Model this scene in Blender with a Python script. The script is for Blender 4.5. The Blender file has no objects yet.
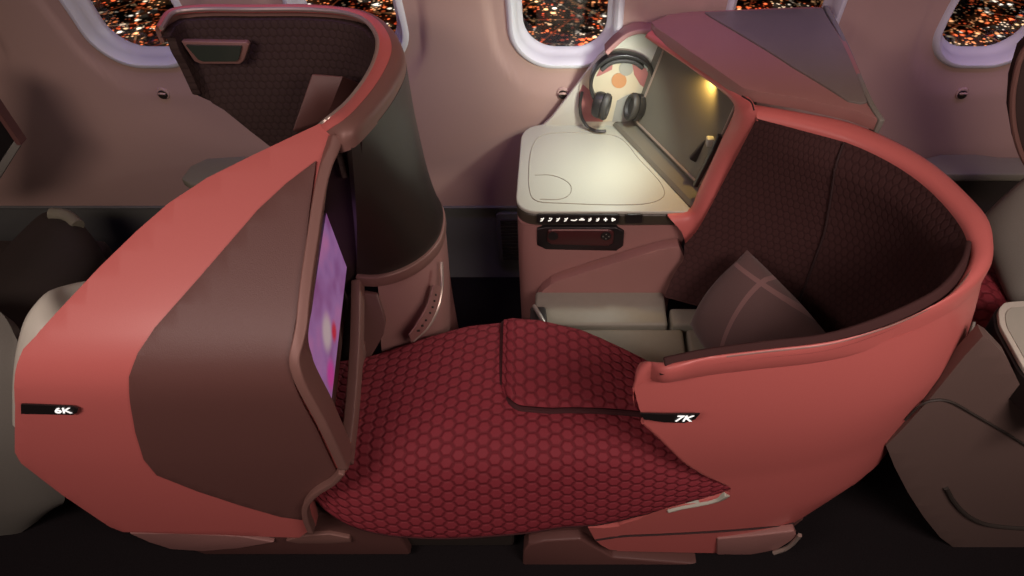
import bpy, bmesh, math, random
from mathutils import Vector, Matrix
random.seed(7)
S = bpy.context.scene
COL = S.collection
R2 = math.sqrt(0.5)
# ------------------------------------------------------------------ camera facts
CAMZ, FPX, CXP, CYP = 1.99, 750.0, 565.0, 288.0

def ray(px, py):
    u = (px - CXP) / FPX
    v = (CYP - py) / FPX
    return Vector((u, R2 * (1 + v), R2 * (v - 1)))

def P(px, py, x=None, y=None, z=None):
    d = ray(px, py)
    if x is not None: t = x / d.x
    elif y is not None: t = y / d.y
    else: t = (z - CAMZ) / d.z
    return Vector((0, 0, CAMZ)) + d * t

def PS(px, py, yf):
    """where the sight line meets the surface y = yf(z)"""
    d = ray(px, py)
    a, b = 0.3, 3.5
    for _ in range(50):
        m = (a + b) / 2
        if d.y * m < yf(CAMZ + d.z * m): a = m
        else: b = m
    return Vector((0, 0, CAMZ)) + d * a

# ------------------------------------------------------------------ materials
def mat(name, col, rough=0.5, metal=0.0, coat=0.0, sheen=0.0, noise=0.0, nscale=200.0, bump=0.0, spec=0.5, emis=None, estr=0.0, coordvar=0.0):
    m = bpy.data.materials.new(name); m.use_nodes = True
    nt = m.node_tree; b = nt.nodes['Principled BSDF']
    b.inputs['Base Color'].default_value = (*col, 1)
    b.inputs['Roughness'].default_value = rough
    b.inputs['Metallic'].default_value = metal
    b.inputs['Coat Weight'].default_value = coat
    b.inputs['Coat Roughness'].default_value = 0.25
    b.inputs['Sheen Weight'].default_value = sheen
    b.inputs['Specular IOR Level'].default_value = spec
    tc = nt.nodes.new('ShaderNodeTexCoord')
    n = nt.nodes.new('ShaderNodeTexNoise'); n.inputs['Scale'].default_value = nscale; n.inputs['Detail'].default_value = 3
    nt.links.new(tc.outputs['Object'], n.inputs['Vector'])
    if noise > 0:
        mx = nt.nodes.new('ShaderNodeMix'); mx.data_type = 'RGBA'; mx.blend_type = 'MIX'
        mx.inputs[6].default_value = (*[c * (1 - noise) for c in col], 1)
        mx.inputs[7].default_value = (*[min(1, c * (1 + noise)) for c in col], 1)
        nt.links.new(n.outputs['Fac'], mx.inputs[0]); nt.links.new(mx.outputs[2], b.inputs['Base Color'])
    if bump > 0:
        bp = nt.nodes.new('ShaderNodeBump'); bp.inputs['Strength'].default_value = bump; bp.inputs['Distance'].default_value = 0.001
        nt.links.new(n.outputs['Fac'], bp.inputs['Height']); nt.links.new(bp.outputs['Normal'], b.inputs['Normal'])
    if emis:
        b.inputs['Emission Color'].default_value = (*emis, 1); b.inputs['Emission Strength'].default_value = estr
    return m

def hexmat(name, col_in, col_edge, size, depth=0.004, rough=0.7, sheen=0.3, squash=1.0, edge=0.10):
    """quilted honeycomb stitched cloth, laid out on the UV map, in metres"""
    m = bpy.data.materials.new(name); m.use_nodes = True
    nt = m.node_tree; N = nt.nodes; L = nt.links; b = N['Principled BSDF']
    b.inputs['Roughness'].default_value = rough; b.inputs['Sheen Weight'].default_value = sheen
    b.inputs['Sheen Tint'].default_value = (*col_in, 1); b.inputs['Specular IOR Level'].default_value = 0.25
    uv = N.new('ShaderNodeUVMap')
    def vm(op, a, bb=None):
        n = N.new('ShaderNodeVectorMath'); n.operation = op
        for i, q in enumerate((a, bb)):
            if q is None: continue
            if isinstance(q, tuple): n.inputs[i].default_value = q
            else: L.new(q, n.inputs[i])
        return n
    def ma(op, a, bb=None):
        n = N.new('ShaderNodeMath'); n.operation = op
        for i, q in enumerate((a, bb)):
            if q is None: continue
            if isinstance(q, (int, float)): n.inputs[i].default_value = q
            else: L.new(q, n.inputs[i])
        return n.outputs[0]
    sc = vm('MULTIPLY', uv.outputs[0], (1 / size, squash / size, 0)).outputs[0]
    p = vm('ADD', sc, (400.0, 1.7320508 * 240, 0.0)).outputs[0]
    r = (1.0, 1.7320508, 1.0)
    h = (0.5, 0.8660254, 0.0)
    A = vm('SUBTRACT', vm('MODULO', p, r).outputs[0], h).outputs[0]
    p2 = vm('SUBTRACT', p, h).outputs[0]
    B = vm('SUBTRACT', vm('MODULO', p2, r).outputs[0], h).outputs[0]
    dA = vm('DOT_PRODUCT', vm('MULTIPLY', A, (1, 1, 0)).outputs[0], A).outputs['Value']
    dB = vm('DOT_PRODUCT', vm('MULTIPLY', B, (1, 1, 0)).outputs[0], B).outputs['Value']
    lt = ma('LESS_THAN', dA, dB)
    mx = N.new('ShaderNodeMix'); mx.data_type = 'VECTOR'
    L.new(lt, mx.inputs[0]); L.new(B, mx.inputs[4]); L.new(A, mx.inputs[5])
    g = vm('ABSOLUTE', mx.outputs[1]).outputs[0]
    d1 = vm('DOT_PRODUCT', g, (1, 0, 0)).outputs['Value']
    d2 = vm('DOT_PRODUCT', g, (0.5, 0.8660254, 0)).outputs['Value']
    d = ma('MAXIMUM', d1, d2)
    mr = N.new('ShaderNodeMapRange'); mr.interpolation_type = 'SMOOTHSTEP'
    mr.inputs['From Min'].default_value = 0.5; mr.inputs['From Max'].default_value = 0.5 - edge * 2
    L.new(d, mr.inputs['Value'])
    cm = N.new('ShaderNodeMix'); cm.data_type = 'RGBA'
    cm.inputs[6].default_value = (*col_edge, 1); cm.inputs[7].default_value = (*col_in, 1)
    L.new(mr.outputs[0], cm.inputs[0]); L.new(cm.outputs[2], b.inputs['Base Color'])
    fine = N.new('ShaderNodeTexNoise'); fine.inputs['Scale'].default_value = 900; L.new(uv.outputs[0], fine.inputs['Vector'])
    hs = ma('ADD', mr.outputs[0], ma('MULTIPLY', fine.outputs['Fac'], 0.12))
    bp = N.new('ShaderNodeBump'); bp.inputs['Strength'].default_value = 1.0; bp.inputs['Distance'].default_value = depth
    L.new(hs, bp.inputs['Height']); L.new(bp.outputs['Normal'], b.inputs['Normal'])
    return m

M = {}
M['shell'] = mat('rose_shell', (0.56, 0.145, 0.132), 0.42, coat=0.12, noise=0.04, nscale=400, bump=0.15)
M['shell_brown'] = mat('brown_leather', (0.135, 0.060, 0.052), 0.5, noise=0.08, nscale=500, bump=0.4)
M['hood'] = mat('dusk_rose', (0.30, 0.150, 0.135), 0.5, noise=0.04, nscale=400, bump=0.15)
M['bronze'] = mat('satin_bronze', (0.24, 0.125, 0.105), 0.5, metal=0.15)
M['bead'] = mat('champagne_bead', (0.45, 0.37, 0.32), 0.3, metal=0.5)
M['gloss'] = mat('smoked_gloss', (0.020, 0.015, 0.012), 0.46, coat=0.15, spec=0.5)
M['black'] = mat('black_plastic', (0.012, 0.010, 0.010), 0.4)
M['seam'] = mat('dark_seam', (0.03, 0.012, 0.012), 0.8)
M['grey_panel'] = mat('grey_panel', (0.16, 0.14, 0.125), 0.45, noise=0.05, bump=0.2)
M['cream'] = mat('cream_worktop', (0.42, 0.43, 0.36), 0.42, noise=0.03, nscale=150, bump=0.05)
M['cream_line'] = mat('cream_groove', (0.30, 0.28, 0.22), 0.6)
M['lip'] = mat('olive_lip', (0.05, 0.043, 0.03), 0.4)
M['seat'] = mat('grey_green_leather', (0.25, 0.245, 0.20), 0.45, noise=0.06, nscale=60, bump=0.3)
M['white_shell'] = mat('ivory_plastic', (0.62, 0.62, 0.53), 0.4)
M['ash'] = mat('ash_fabric', (0.18, 0.175, 0.15), 0.7, noise=0.1, nscale=300, bump=0.3)
M['darkseat'] = mat('dark_seat', (0.035, 0.028, 0.023), 0.6, noise=0.1, nscale=90, bump=0.2)
M['ledge'] = mat('sage_ledge', (0.22, 0.21, 0.15), 0.5, noise=0.03)
M['dado'] = mat('dado_grey', (0.13, 0.135, 0.125), 0.6, noise=0.05, nscale=150, bump=0.2)
M['wall'] = mat('sidewall_beige', (0.44, 0.295, 0.245), 0.55, noise=0.02, nscale=300, bump=0.08)
M['reveal'] = mat('window_white', (0.66, 0.66, 0.68), 0.4, noise=0.01)
M['carpet'] = mat('carpet', (0.012, 0.010, 0.011), 0.95, noise=0.6, nscale=260, bump=0.8, spec=0.1)
M['nook'] = mat('nook_cream', (0.50, 0.48, 0.40), 0.5, noise=0.02)
M['nook_grey'] = mat('nook_grey_panel', (0.14, 0.13, 0.10), 0.5, noise=0.03, bump=0.1)
M['hp'] = mat('headphone_black', (0.018, 0.017, 0.016), 0.38, coat=0.2)
M['hp_pad'] = mat('headphone_pad', (0.03, 0.028, 0.025), 0.6)
M['chrome'] = mat('brushed_metal', (0.55, 0.53, 0.5), 0.3, metal=0.9)
M['icons'] = mat('lit_icons', (0.8, 0.8, 0.75), 0.5, emis=(1, 0.97, 0.85), estr=0.75)
M['letters'] = mat('white_letters', (0.9, 0.9, 0.88), 0.5, emis=(1, 1, 0.97), estr=0.8)
M['wine'] = mat('wine_pocket', (0.055, 0.014, 0.014), 0.4)
M['slot'] = mat('slot_glass', (0.035, 0.045, 0.035), 0.2)
M['art_cream'] = mat('art_cream', (0.50, 0.44, 0.32), 0.6)
M['art_rose'] = mat('art_rose', (0.35, 0.13, 0.12), 0.6)
M['art_orange'] = mat('art_orange', (0.45, 0.22, 0.10), 0.6)
M['art_grey'] = mat('art_grey', (0.30, 0.29, 0.25), 0.6)
M['lamp'] = mat('warm_lamp', (1, 0.8, 0.4), 0.5, emis=(1.0, 0.66, 0.22), estr=5.0)
M['duvet'] = hexmat('crimson_honeycomb_quilt', (0.235, 0.030, 0.042), (0.155, 0.018, 0.026), 0.031, 0.003, squash=0.95)
M['duvet_edge'] = mat('crimson_piping', (0.05, 0.008, 0.010), 0.8)
M['liner'] = hexmat('plum_quilt', (0.052, 0.021, 0.020), (0.040, 0.016, 0.0155), 0.017, 0.0008, rough=0.85, sheen=0.1, squash=0.75)
M['liner6'] = hexmat('umber_quilt', (0.055, 0.034, 0.030), (0.044, 0.026, 0.023), 0.019, 0.0008, rough=0.85, sheen=0.1, squash=0.8)

def screen_mat():
    m = bpy.data.materials.new('monitor_picture'); m.use_nodes = True
    nt = m.node_tree; N = nt.nodes; L = nt.links; b = N['Principled BSDF']
    b.inputs['Base Color'].default_value = (0.02, 0.02, 0.02, 1); b.inputs['Roughness'].default_value = 0.25
    uv = N.new('ShaderNodeUVMap')
    n = N.new('ShaderNodeTexNoise'); n.inputs['Scale'].default_value = 7; n.inputs['Detail'].default_value = 2
    L.new(uv.outputs[0], n.inputs['Vector'])
    cr = N.new('ShaderNodeValToRGB'); e = cr.color_ramp.elements
    e[0].position = 0.3; e[0].color = (0.24, 0.07, 0.22, 1); e[1].position = 0.72; e[1].color = (0.50, 0.17, 0.36, 1)
    x = cr.color_ramp.elements.new(0.5); x.color = (0.34, 0.15, 0.36, 1)
    L.new(n.outputs['Fac'], cr.inputs[0])
    # a pale blossom with a crimson heart, low on the near side of the picture
    def blob(cx, cy, r0, r1):
        s = N.new('ShaderNodeVectorMath'); s.operation = 'DISTANCE'; s.inputs[1].default_value = (cx, cy, 0)
        L.new(uv.outputs[0], s.inputs[0])
        mr = N.new('ShaderNodeMapRange'); mr.interpolation_type = 'SMOOTHSTEP'
        mr.inputs['From Min'].default_value = r1; mr.inputs['From Max'].default_value = r0
        L.new(s.outputs['Value'], mr.inputs['Value']); return mr.outputs[0]
    c = cr.outputs[0]
    for (cx, cy, r0, r1, colr) in ((0.13, 0.10, 0.02, 0.06, (0.55, 0.40, 0.42)), (0.17, 0.045, 0.01, 0.035, (0.55, 0.02, 0.05)), (0.06, 0.03, 0.015, 0.05, (0.55, 0.05, 0.30))):
        mx = N.new('ShaderNodeMix'); mx.data_type = 'RGBA'; L.new(blob(cx, cy, r0, r1), mx.inputs[0])
        L.new(c, mx.inputs[6]); mx.inputs[7].default_value = (*colr, 1); c = mx.outputs[2]
    L.new(c, b.inputs['Emission Color']); b.inputs['Emission Strength'].default_value = 0.62
    return m
M['screen'] = screen_mat()

def glass_mat():
    m = bpy.data.materials.new('window_glass'); m.use_nodes = True
    nt = m.node_tree; nt.nodes.clear()
    o = nt.nodes.new('ShaderNodeOutputMaterial'); t = nt.nodes.new('ShaderNodeBsdfTransparent'); g = nt.nodes.new('ShaderNodeBsdfGlossy')
    g.inputs['Roughness'].default_value = 0.05; t.inputs[0].default_value = (0.93, 0.95, 0.97, 1)
    mx = nt.nodes.new('ShaderNodeMixShader'); mx.inputs[0].default_value = 0.05
    nt.links.new(t.outputs[0], mx.inputs[1]); nt.links.new(g.outputs[0], mx.inputs[2]); nt.links.new(mx.outputs[0], o.inputs[0])
    return m
M['glass'] = glass_mat()

def pillow_mat():
    m = mat('mauve_pillow_cloth', (0.105, 0.060, 0.057), 0.85, sheen=0.2, noise=0.08, nscale=300, bump=0.3)
    nt = m.node_tree; N = nt.nodes; L = nt.links; b = N['Principled BSDF']
    uv = N.new('ShaderNodeUVMap'); sp = N.new('ShaderNodeSeparateXYZ'); L.new(uv.outputs[0], sp.inputs[0])
    def ma(op, a, c=None):
        n = N.new('ShaderNodeMath'); n.operation = op
        for i, q in enumerate((a, c)):
            if q is None: continue
            if isinstance(q, (int, float)): n.inputs[i].default_value = q
            else: L.new(q, n.inputs[i])
        return n.outputs[0]
    total = None
    for (a, bb, per, off, w) in ((1.0, 0.42, 0.27, 0.09, 0.011), (-0.25, 1.0, 0.36, 0.15, 0.010), (0.95, -0.5, 0.42, 0.17, 0.010)):
        v = ma('ADD', ma('ADD', ma('MULTIPLY', sp.outputs[0], a), ma('MULTIPLY', sp.outputs[1], bb)), 10 * per + off)
        f = ma('MODULO', v, per)
        line = ma('LESS_THAN', f, w)
        total = line if total is None else ma('MAXIMUM', total, line)
    base = b.inputs['Base Color'].links[0].from_socket
    mx = N.new('ShaderNodeMix'); mx.data_type = 'RGBA'; L.new(total, mx.inputs[0]); L.new(base, mx.inputs[6])
    mx.inputs[7].default_value = (0.20, 0.11, 0.105, 1); L.new(mx.outputs[2], b.inputs['Base Color'])
    return m
M['pillow'] = pillow_mat()

# ------------------------------------------------------------------ objects
def tag(o, label=None, cat=None, group=None, kind=None):
    if label: o['label'] = label
    if cat: o['category'] = cat
    if group: o['group'] = group
    if kind: o['kind'] = kind
    return o

def thing(name, loc, label, cat, group=None):
    o = bpy.data.objects.new(name, None); COL.objects.link(o); o.location = loc
    o.empty_display_size = 0.1
    return tag(o, label, cat, group)

def worldloc(p):
    v = Vector((0, 0, 0))
    while p is not None:
        v += p.location; p = p.parent
    return v

def link(name, bm, m, parent=None, solid=0.0, off=0.0, bevel=0.0, subsurf=0, split=38, label=None):
    """links a bmesh (in world coordinates) as one mesh object; a child keeps its place under its parent"""
    me = bpy.data.meshes.new(name)
    base = worldloc(parent)
    if base.length > 0: bmesh.ops.translate(bm, vec=-base, verts=bm.verts)
    bm.to_mesh(me); bm.free()
    for f in me.polygons: f.use_smooth = True
    me.materials.append(M[m] if isinstance(m, str) else m)
    o = bpy.data.objects.new(name, me); COL.objects.link(o)
    if parent is not None: o.parent = parent
    if solid:
        s = o.modifiers.new('solid', 'SOLIDIFY'); s.thickness = solid; s.offset = off
    if bevel:
        b = o.modifiers.new('bevel', 'BEVEL'); b.width = bevel; b.segments = 3; b.limit_method = 'ANGLE'; b.angle_limit = math.radians(40)
    if subsurf:
        s = o.modifiers.new('sub', 'SUBSURF'); s.levels = subsurf; s.render_levels = subsurf
    if split:
        e = o.modifiers.new('split', 'EDGE_SPLIT'); e.split_angle = math.radians(split)
    if label: o['label'] = label
    return o

def crom(pts, n, closed=False):
    """Catmull-Rom through the points, resampled to n at even arc length"""
    pts = [Vector(p) for p in pts]
    m = len(pts)
    if m == 2 and not closed: return [pts[0].lerp(pts[1], i / (n - 1)) for i in range(n)]
    dense = []
    segs = m if closed else m - 1
    for i in range(segs):
        if closed:
            p0, p1, p2, p3 = (pts[(i + k) % m] for k in (-1, 0, 1, 2))
        else:
            p1, p2 = pts[i], pts[i + 1]
            p0 = pts[i - 1] if i else p1 * 2 - p2
            p3 = pts[i + 2] if i + 2 < m else p2 * 2 - p1
        t1 = max((p1 - p0).length, 1e-6) ** 0.5; t2 = max((p2 - p1).length, 1e-6) ** 0.5; t3 = max((p3 - p2).length, 1e-6) ** 0.5
        m1 = ((p1 - p0) / t1 - (p2 - p0) / (t1 + t2) + (p2 - p1) / t2) * t2
        m2 = ((p2 - p1) / t2 - (p3 - p1) / (t2 + t3) + (p3 - p2) / t3) * t2
        for k in range(24):
            s = k / 24
            dense.append(p1 * (2 * s**3 - 3 * s**2 + 1) + m1 * (s**3 - 2 * s**2 + s) + p2 * (-2 * s**3 + 3 * s**2) + m2 * (s**3 - s**2))
    dense.append(pts[0] if closed else pts[-1])
    acc = [0.0]
    for a, b in zip(dense, dense[1:]): acc.append(acc[-1] + (b - a).length)
    out = []; j = 0
    cnt = n if not closed else n
    for i in range(cnt):
        d = acc[-1] * (i / (n - 1) if not closed else i / n)
        while j < len(acc) - 2 and acc[j + 1] < d: j += 1
        sp = acc[j + 1] - acc[j]
        out.append(dense[j].lerp(dense[j + 1], (d - acc[j]) / sp if sp > 0 else 0))
    return out

def loft_bm(curves, n=48, rows=0, closed=False):
    """surface through control curves; rows > 0 smooths across them too"""
    R = [crom(c, n, closed) for c in curves]
    if rows:
        cols = [crom([r[i] for r in R], rows) for i in range(len(R[0]))]
        R = [[c[k] for c in cols] for k in range(rows)]
    bm = bmesh.new(); uvl = bm.loops.layers.uv.new('UVMap')
    V = [[bm.verts.new(p) for p in r] for r in R]
    k = len(R[0])
    acc_u = [0.0]
    mid = R[len(R) // 2]
    for i in range(1, k + 1): acc_u.append(acc_u[-1] + (mid[i % k] - mid[i - 1]).length)
    acc_v = [0.0]
    for a, b in zip(R, R[1:]): acc_v.append(acc_v[-1] + sum((b[i] - a[i]).length for i in range(k)) / k)
    last = k if closed else k - 1
    for j in range(len(R) - 1):
        for i in range(last):
            a, b = i, (i + 1) % k
            if (V[j][a].co - V[j][b].co).length < 1e-7: continue
            try: f = bm.faces.new((V[j][a], V[j][b], V[j + 1][b], V[j + 1][a]))
            except ValueError: continue
            for l, (uu, vv) in zip(f.loops, ((i, j), (i + 1, j), (i + 1, j + 1), (i, j + 1))): l[uvl].uv = (acc_u[uu], acc_v[vv])
    return bm

def poly_bm(poly, mapf, step=0.03, uvf=None):
    """a flat outline cut into a fine grid and mapped onto a surface"""
    bm = bmesh.new(); uvl = bm.loops.layers.uv.new('UVMap')
    vs = [bm.verts.new((p[0], p[1], 0)) for p in poly]
    bm.faces.new(vs)
    xs = [p[0] for p in poly]; ys = [p[1] for p in poly]
    for ax, (lo, hi) in ((0, (min(xs), max(xs))), (1, (min(ys), max(ys)))):
        c = math.ceil(lo / step) * step
        while c < hi:
            co = Vector((c, 0, 0)) if ax == 0 else Vector((0, c, 0)); no = Vector((1, 0, 0)) if ax == 0 else Vector((0, 1, 0))
            bmesh.ops.bisect_plane(bm, geom=bm.verts[:] + bm.edges[:] + bm.faces[:], plane_co=co, plane_no=no, dist=1e-6)
            c += step
    bmesh.ops.triangulate(bm, faces=[f for f in bm.faces if len(f.verts) > 4])
    for f in bm.faces:
        for l in f.loops: l[uvl].uv = (l.vert.co.x, l.vert.co.y)
    for v in bm.verts: v.co = mapf(v.co.x, v.co.y)
    bmesh.ops.recalc_face_normals(bm, faces=bm.faces)
    return bm

def smooth2(pts, n=60, closed=True):
    return [(p.x, p.y) for p in crom([(a, b, 0) for a, b in pts], n, closed)]

def round_poly(pts, r, k=5):
    """rounded corners of a 2-D outline"""
    out = []; n = len(pts)
    for i in range(n):
        p = Vector(pts[i]); a = Vector(pts[i - 1]); b = Vector(pts[(i + 1) % n])
        rr = r[i] if isinstance(r, (list, tuple)) else r
        if rr <= 0: out.append(tuple(p)); continue
        da, db = a - p, b - p
        q = min(rr, da.length * 0.48, db.length * 0.48)
        s, e = p + da.normalized() * q, p + db.normalized() * q
        for j in range(k + 1):
            t = j / k
            out.append(tuple(s * (1 - t)**2 + p * 2 * t * (1 - t) + e * t * t))
    return out

def box_bm(x0, x1, y0, y1, z0, z1, bm=None):
    bm = bm or bmesh.new()
    v = [bm.verts.new((x, y, z)) for z in (z0, z1) for y in (y0, y1) for x in (x0, x1)]
    for f in ((0, 2, 3, 1), (4, 5, 7, 6), (0, 1, 5, 4), (2, 6, 7, 3), (0, 4, 6, 2), (1, 3, 7, 5)): bm.faces.new([v[i] for i in f])
    return bm

def prism_bm(poly, z0, z1, fn=None, bm=None):
    """outline in x,y raised from z0 to z1 (or placed by fn(u, v, w))"""
    bm = bm or bmesh.new()
    fn = fn or (lambda u, v, w: Vector((u, v, w)))
    a = [bm.verts.new(fn(p[0], p[1], z0)) for p in poly]; b = [bm.verts.new(fn(p[0], p[1], z1)) for p in poly]
    n = len(poly)
    fs = [bm.faces.new(a[::-1]), bm.faces.new(b)]
    for i in range(n): fs.append(bm.faces.new((a[i], a[(i + 1) % n], b[(i + 1) % n], b[i])))
    bmesh.ops.recalc_face_normals(bm, faces=fs)
    return bm

def tube_bm(path, r, n=80, seg=8, closed=False, bm=None, raw=False):
    pts = [Vector(p) for p in path] if raw else crom(path, n, closed)
    bm = bm or bmesh.new(); rings = []
    m = len(pts); up = Vector((0.13, 0.21, 0.97)).normalized()
    for i, p in enumerate(pts):
        a = pts[i - 1] if (i or closed) else p; b = pts[(i + 1) % m] if (i < m - 1 or closed) else p
        t = (b - a).normalized(); s = t.cross(up)
        if s.length < 1e-3: s = t.cross(Vector((1, 0, 0)))
        s.normalize(); w = s.cross(t)
        rr = r(i / (m - 1)) if callable(r) else r
        rings.append([bm.verts.new(p + (s * math.cos(k * 2 * math.pi / seg) + w * math.sin(k * 2 * math.pi / seg)) * rr) for k in range(seg)])
    cnt = m if closed else m - 1
    for i in range(cnt):
        for k in range(seg): bm.faces.new((rings[i][k], rings[i][(k + 1) % seg], rings[(i + 1) % m][(k + 1) % seg], rings[(i + 1) % m][k]))
    if not closed: bm.faces.new(rings[0][::-1]); bm.faces.new(rings[-1])
    return bm

def strip_bm(path, wide, thick, side, n=80, closed=False):
    """a flat band of rectangular section swept along a path; side(p, t) gives its width direction"""
    pts = crom(path, n, closed); bm = bmesh.new(); rings = []; m = len(pts)
    for i, p in enumerate(pts):
        a = pts[i - 1] if (i or closed) else p; b = pts[(i + 1) % m] if (i < m - 1 or closed) else p
        t = (b - a).normalized(); w = side(p, t); w = (w - t * w.dot(t)).normalized(); h = t.cross(w)
        rings.append([bm.verts.new(p + w * (wide / 2) * sx + h * (thick / 2) * sy) for sx, sy in ((-1, -1), (1, -1), (1, 1), (-1, 1))])
    for i in range(m if closed else m - 1):
        for k in range(4): bm.faces.new((rings[i][k], rings[i][(k + 1) % 4], rings[(i + 1) % m][(k + 1) % 4], rings[(i + 1) % m][k]))
    if not closed: bm.faces.new(rings[0][::-1]); bm.faces.new(rings[-1])
    bmesh.ops.recalc_face_normals(bm, faces=bm.faces)
    return bm

def disc_bm(r, h, mtx, seg=32, taper=1.0, bm=None):
    bm = bm or bmesh.new()
    bmesh.ops.create_cone(bm, cap_ends=True, segments=seg, radius1=r, radius2=r * taper, depth=h, matrix=mtx)
    return bm

def text_bm(s, size, shear=0.25):
    cu = bpy.data.curves.new('lettering', 'FONT'); cu.body = s; cu.size = size; cu.shear = shear; cu.offset = size * 0.012
    cu.align_x = 'CENTER'; cu.align_y = 'CENTER'; cu.extrude = 0.0006
    o = bpy.data.objects.new('lettering_tmp', cu); COL.objects.link(o)
    bpy.context.view_layer.update()
    me = bpy.data.meshes.new_from_object(o.evaluated_get(bpy.context.evaluated_depsgraph_get()))
    bm = bmesh.new(); bm.from_mesh(me)
    bpy.data.objects.remove(o); bpy.data.curves.remove(cu)
    return bm

# ------------------------------------------------------------------ the cabin sidewall
PROF = [(-0.05, 2.075), (0.335, 2.055), (0.60, 2.048), (0.79, 2.042), (0.94, 2.030), (1.10, 1.996), (1.30, 1.92), (1.50, 1.82), (1.75, 1.65), (2.0, 1.43), (2.25, 1.15)]
_pc = crom([(z, y, 0) for z, y in PROF], 200)
def wally(z):
    if z <= _pc[0].x: return _pc[0].y
    for a, b in zip(_pc, _pc[1:]):
        if z <= b.x: return a.y + (b.y - a.y) * (z - a.x) / (b.x - a.x)
    return _pc[-1].y

def rr_radius(th, hw, hh, r):
    c, s = math.cos(th), math.sin(th); lo, hi = 0.0, 2.0
    for _ in range(40):
        m = (lo + hi) / 2; x, y = abs(c * m) - (hw - r), abs(s * m) - (hh - r)
        d = math.hypot(max(x, 0), max(y, 0)) + min(max(x, y), 0) - r
        if d < 0: lo = m
        else: hi = m
    return lo

PITCH = 0.61
WIN_Z, WHW, WHH, WR = 1.150, 0.162, 0.278, 0.128     # the opening in the wall lining
CELL = (PITCH / 2, 0.335 - WIN_Z, 2.1 - WIN_Z)
def angs():
    a = [2 * math.pi * i / 96 for i in range(96)]
    for sx in (-1, 1):
        for y in CELL[1:]: a.append(math.atan2(y, sx * CELL[0]) % (2 * math.pi))
    return sorted(set(round(x, 6) for x in a))
ANG = angs()
def cell_edge(th):
    c, s = math.cos(th), math.sin(th); t = 9
    if abs(c) > 1e-9: t = min(t, CELL[0] / abs(c))
    if s > 1e-9: t = min(t, CELL[2] / s)
    if s < -1e-9: t = min(t, CELL[1] / s)
    return t

def wall_cell(bm, cx):
    # concentric rings from the window hole out to the cell's edge: a shallow dish round the window
    dish = [(0.0, 0.0), (0.03, 0.001), (0.30, 0.006), (0.36, 0.0065)]
    rings = []
    fr = [0, 0.03, 0.08, 0.14, 0.2, 0.24, 0.28, 0.34, 0.42, 0.5, 0.6, 0.7, 0.8, 0.9, 1.0]
    for f in fr:
        ring = []
        for th in ANG:
            r0 = rr_radius(th, WHW, WHH, WR); r1 = cell_edge(th); r = r0 + (r1 - r0) * f
            x, z = cx + r * math.cos(th), WIN_Z + r * math.sin(th)
            d = r - r0
            dip = 0.010 * (1 - min(1, max(0, (d - 0.045) / 0.022)))   # raised rim sits in a dish
            ring.append(bm.verts.new((x, wally(z) + dip, z)))
        rings.append(ring)
    n = len(ANG)
    for a, b in zip(rings, rings[1:]):
        for i in range(n): bm.faces.new((a[i], b[i], b[(i + 1) % n], a[(i + 1) % n]))

bm = bmesh.new()
CX = [PITCH * k for k in range(-4, 5)]
for cx in CX: wall_cell(bm, cx)
# lower part of the lining between the dado and the window cells is included in the cells (from z = 0.335)
bmesh.ops.remove_doubles(bm, verts=bm.verts, dist=1e-5)
bmesh.ops.recalc_face_normals(bm, faces=bm.faces)
wall = link('wall_window_side', bm, 'wall', split=60); tag(wall, kind='structure')
for wi, cx in enumerate([PITCH * k for k in range(-3, 4)]):
    # window: deep moulded reveal (bright frame), inner ring, pane
    steps = [(0.012, 0.008), (0.003, 0.002), (0.0, -0.004), (-0.006, -0.010), (-0.014, -0.010), (-0.021, -0.001), (-0.026, 0.020), (-0.030, 0.040), (-0.036, 0.045), (-0.040, 0.060)]
    bm = bmesh.new(); rings = []
    for (ins, dy) in steps:
        ring = []
        for k in range(96):
            th = 2 * math.pi * k / 96
            r = rr_radius(th, WHW + ins, WHH + ins, WR + ins * 0.8)
            x, z = cx + r * math.cos(th), WIN_Z + r * math.sin(th)
            ring.append(bm.verts.new((x, wally(z) + 0.010 + dy, z)))
        rings.append(ring)
    for a, b in zip(rings, rings[1:]):
        for i in range(96): bm.faces.new((a[i], b[i], b[(i + 1) % 96], a[(i + 1) % 96]))
    bmesh.ops.recalc_face_normals(bm, faces=bm.faces)
    w = link('window_%d' % (wi + 1), bm, 'reveal', split=50); tag(w, kind='structure')
    bm = bmesh.new()
    ring = []
    for k in range(64):
        th = 2 * math.pi * k / 64; r = rr_radius(th, WHW - 0.039, WHH - 0.039, WR - 0.03)
        x, z = cx + r * math.cos(th), WIN_Z + r * math.sin(th); ring.append(bm.verts.new((x, wally(z) + 0.066, z)))
    c = bm.verts.new((cx, wally(WIN_Z) + 0.066, WIN_Z))
    for i in range(64): bm.faces.new((c, ring[i], ring[(i + 1) % 64]))
    link('window_pane', bm, 'glass', w, split=0)

# dado with a slim shelf line, and floor
bm = poly_bm([(-3.2, 0.0), (3.2, 0.0), (3.2, 0.335), (-3.2, 0.335)], lambda x, z: Vector((x, wally(z) + 0.006 - 0.03 * max(0, (0.06 - z) / 0.06), z)), 0.08)
tag(link('baseboard_window_side', bm, 'dado'), kind='structure')
bm = bmesh.new(); tube_bm([(-3.2, 2.052, 0.337), (3.2, 2.052, 0.337)], 0.006, 2, 8, bm=bm)
tag(link('trim_1', bm, 'dado'), kind='structure')
bm = bmesh.new(); box_bm(-3.2, 3.2, -0.6, 2.3, -0.05, 0.0, bm)
tag(link('floor', bm, 'carpet'), kind='structure')

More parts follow.
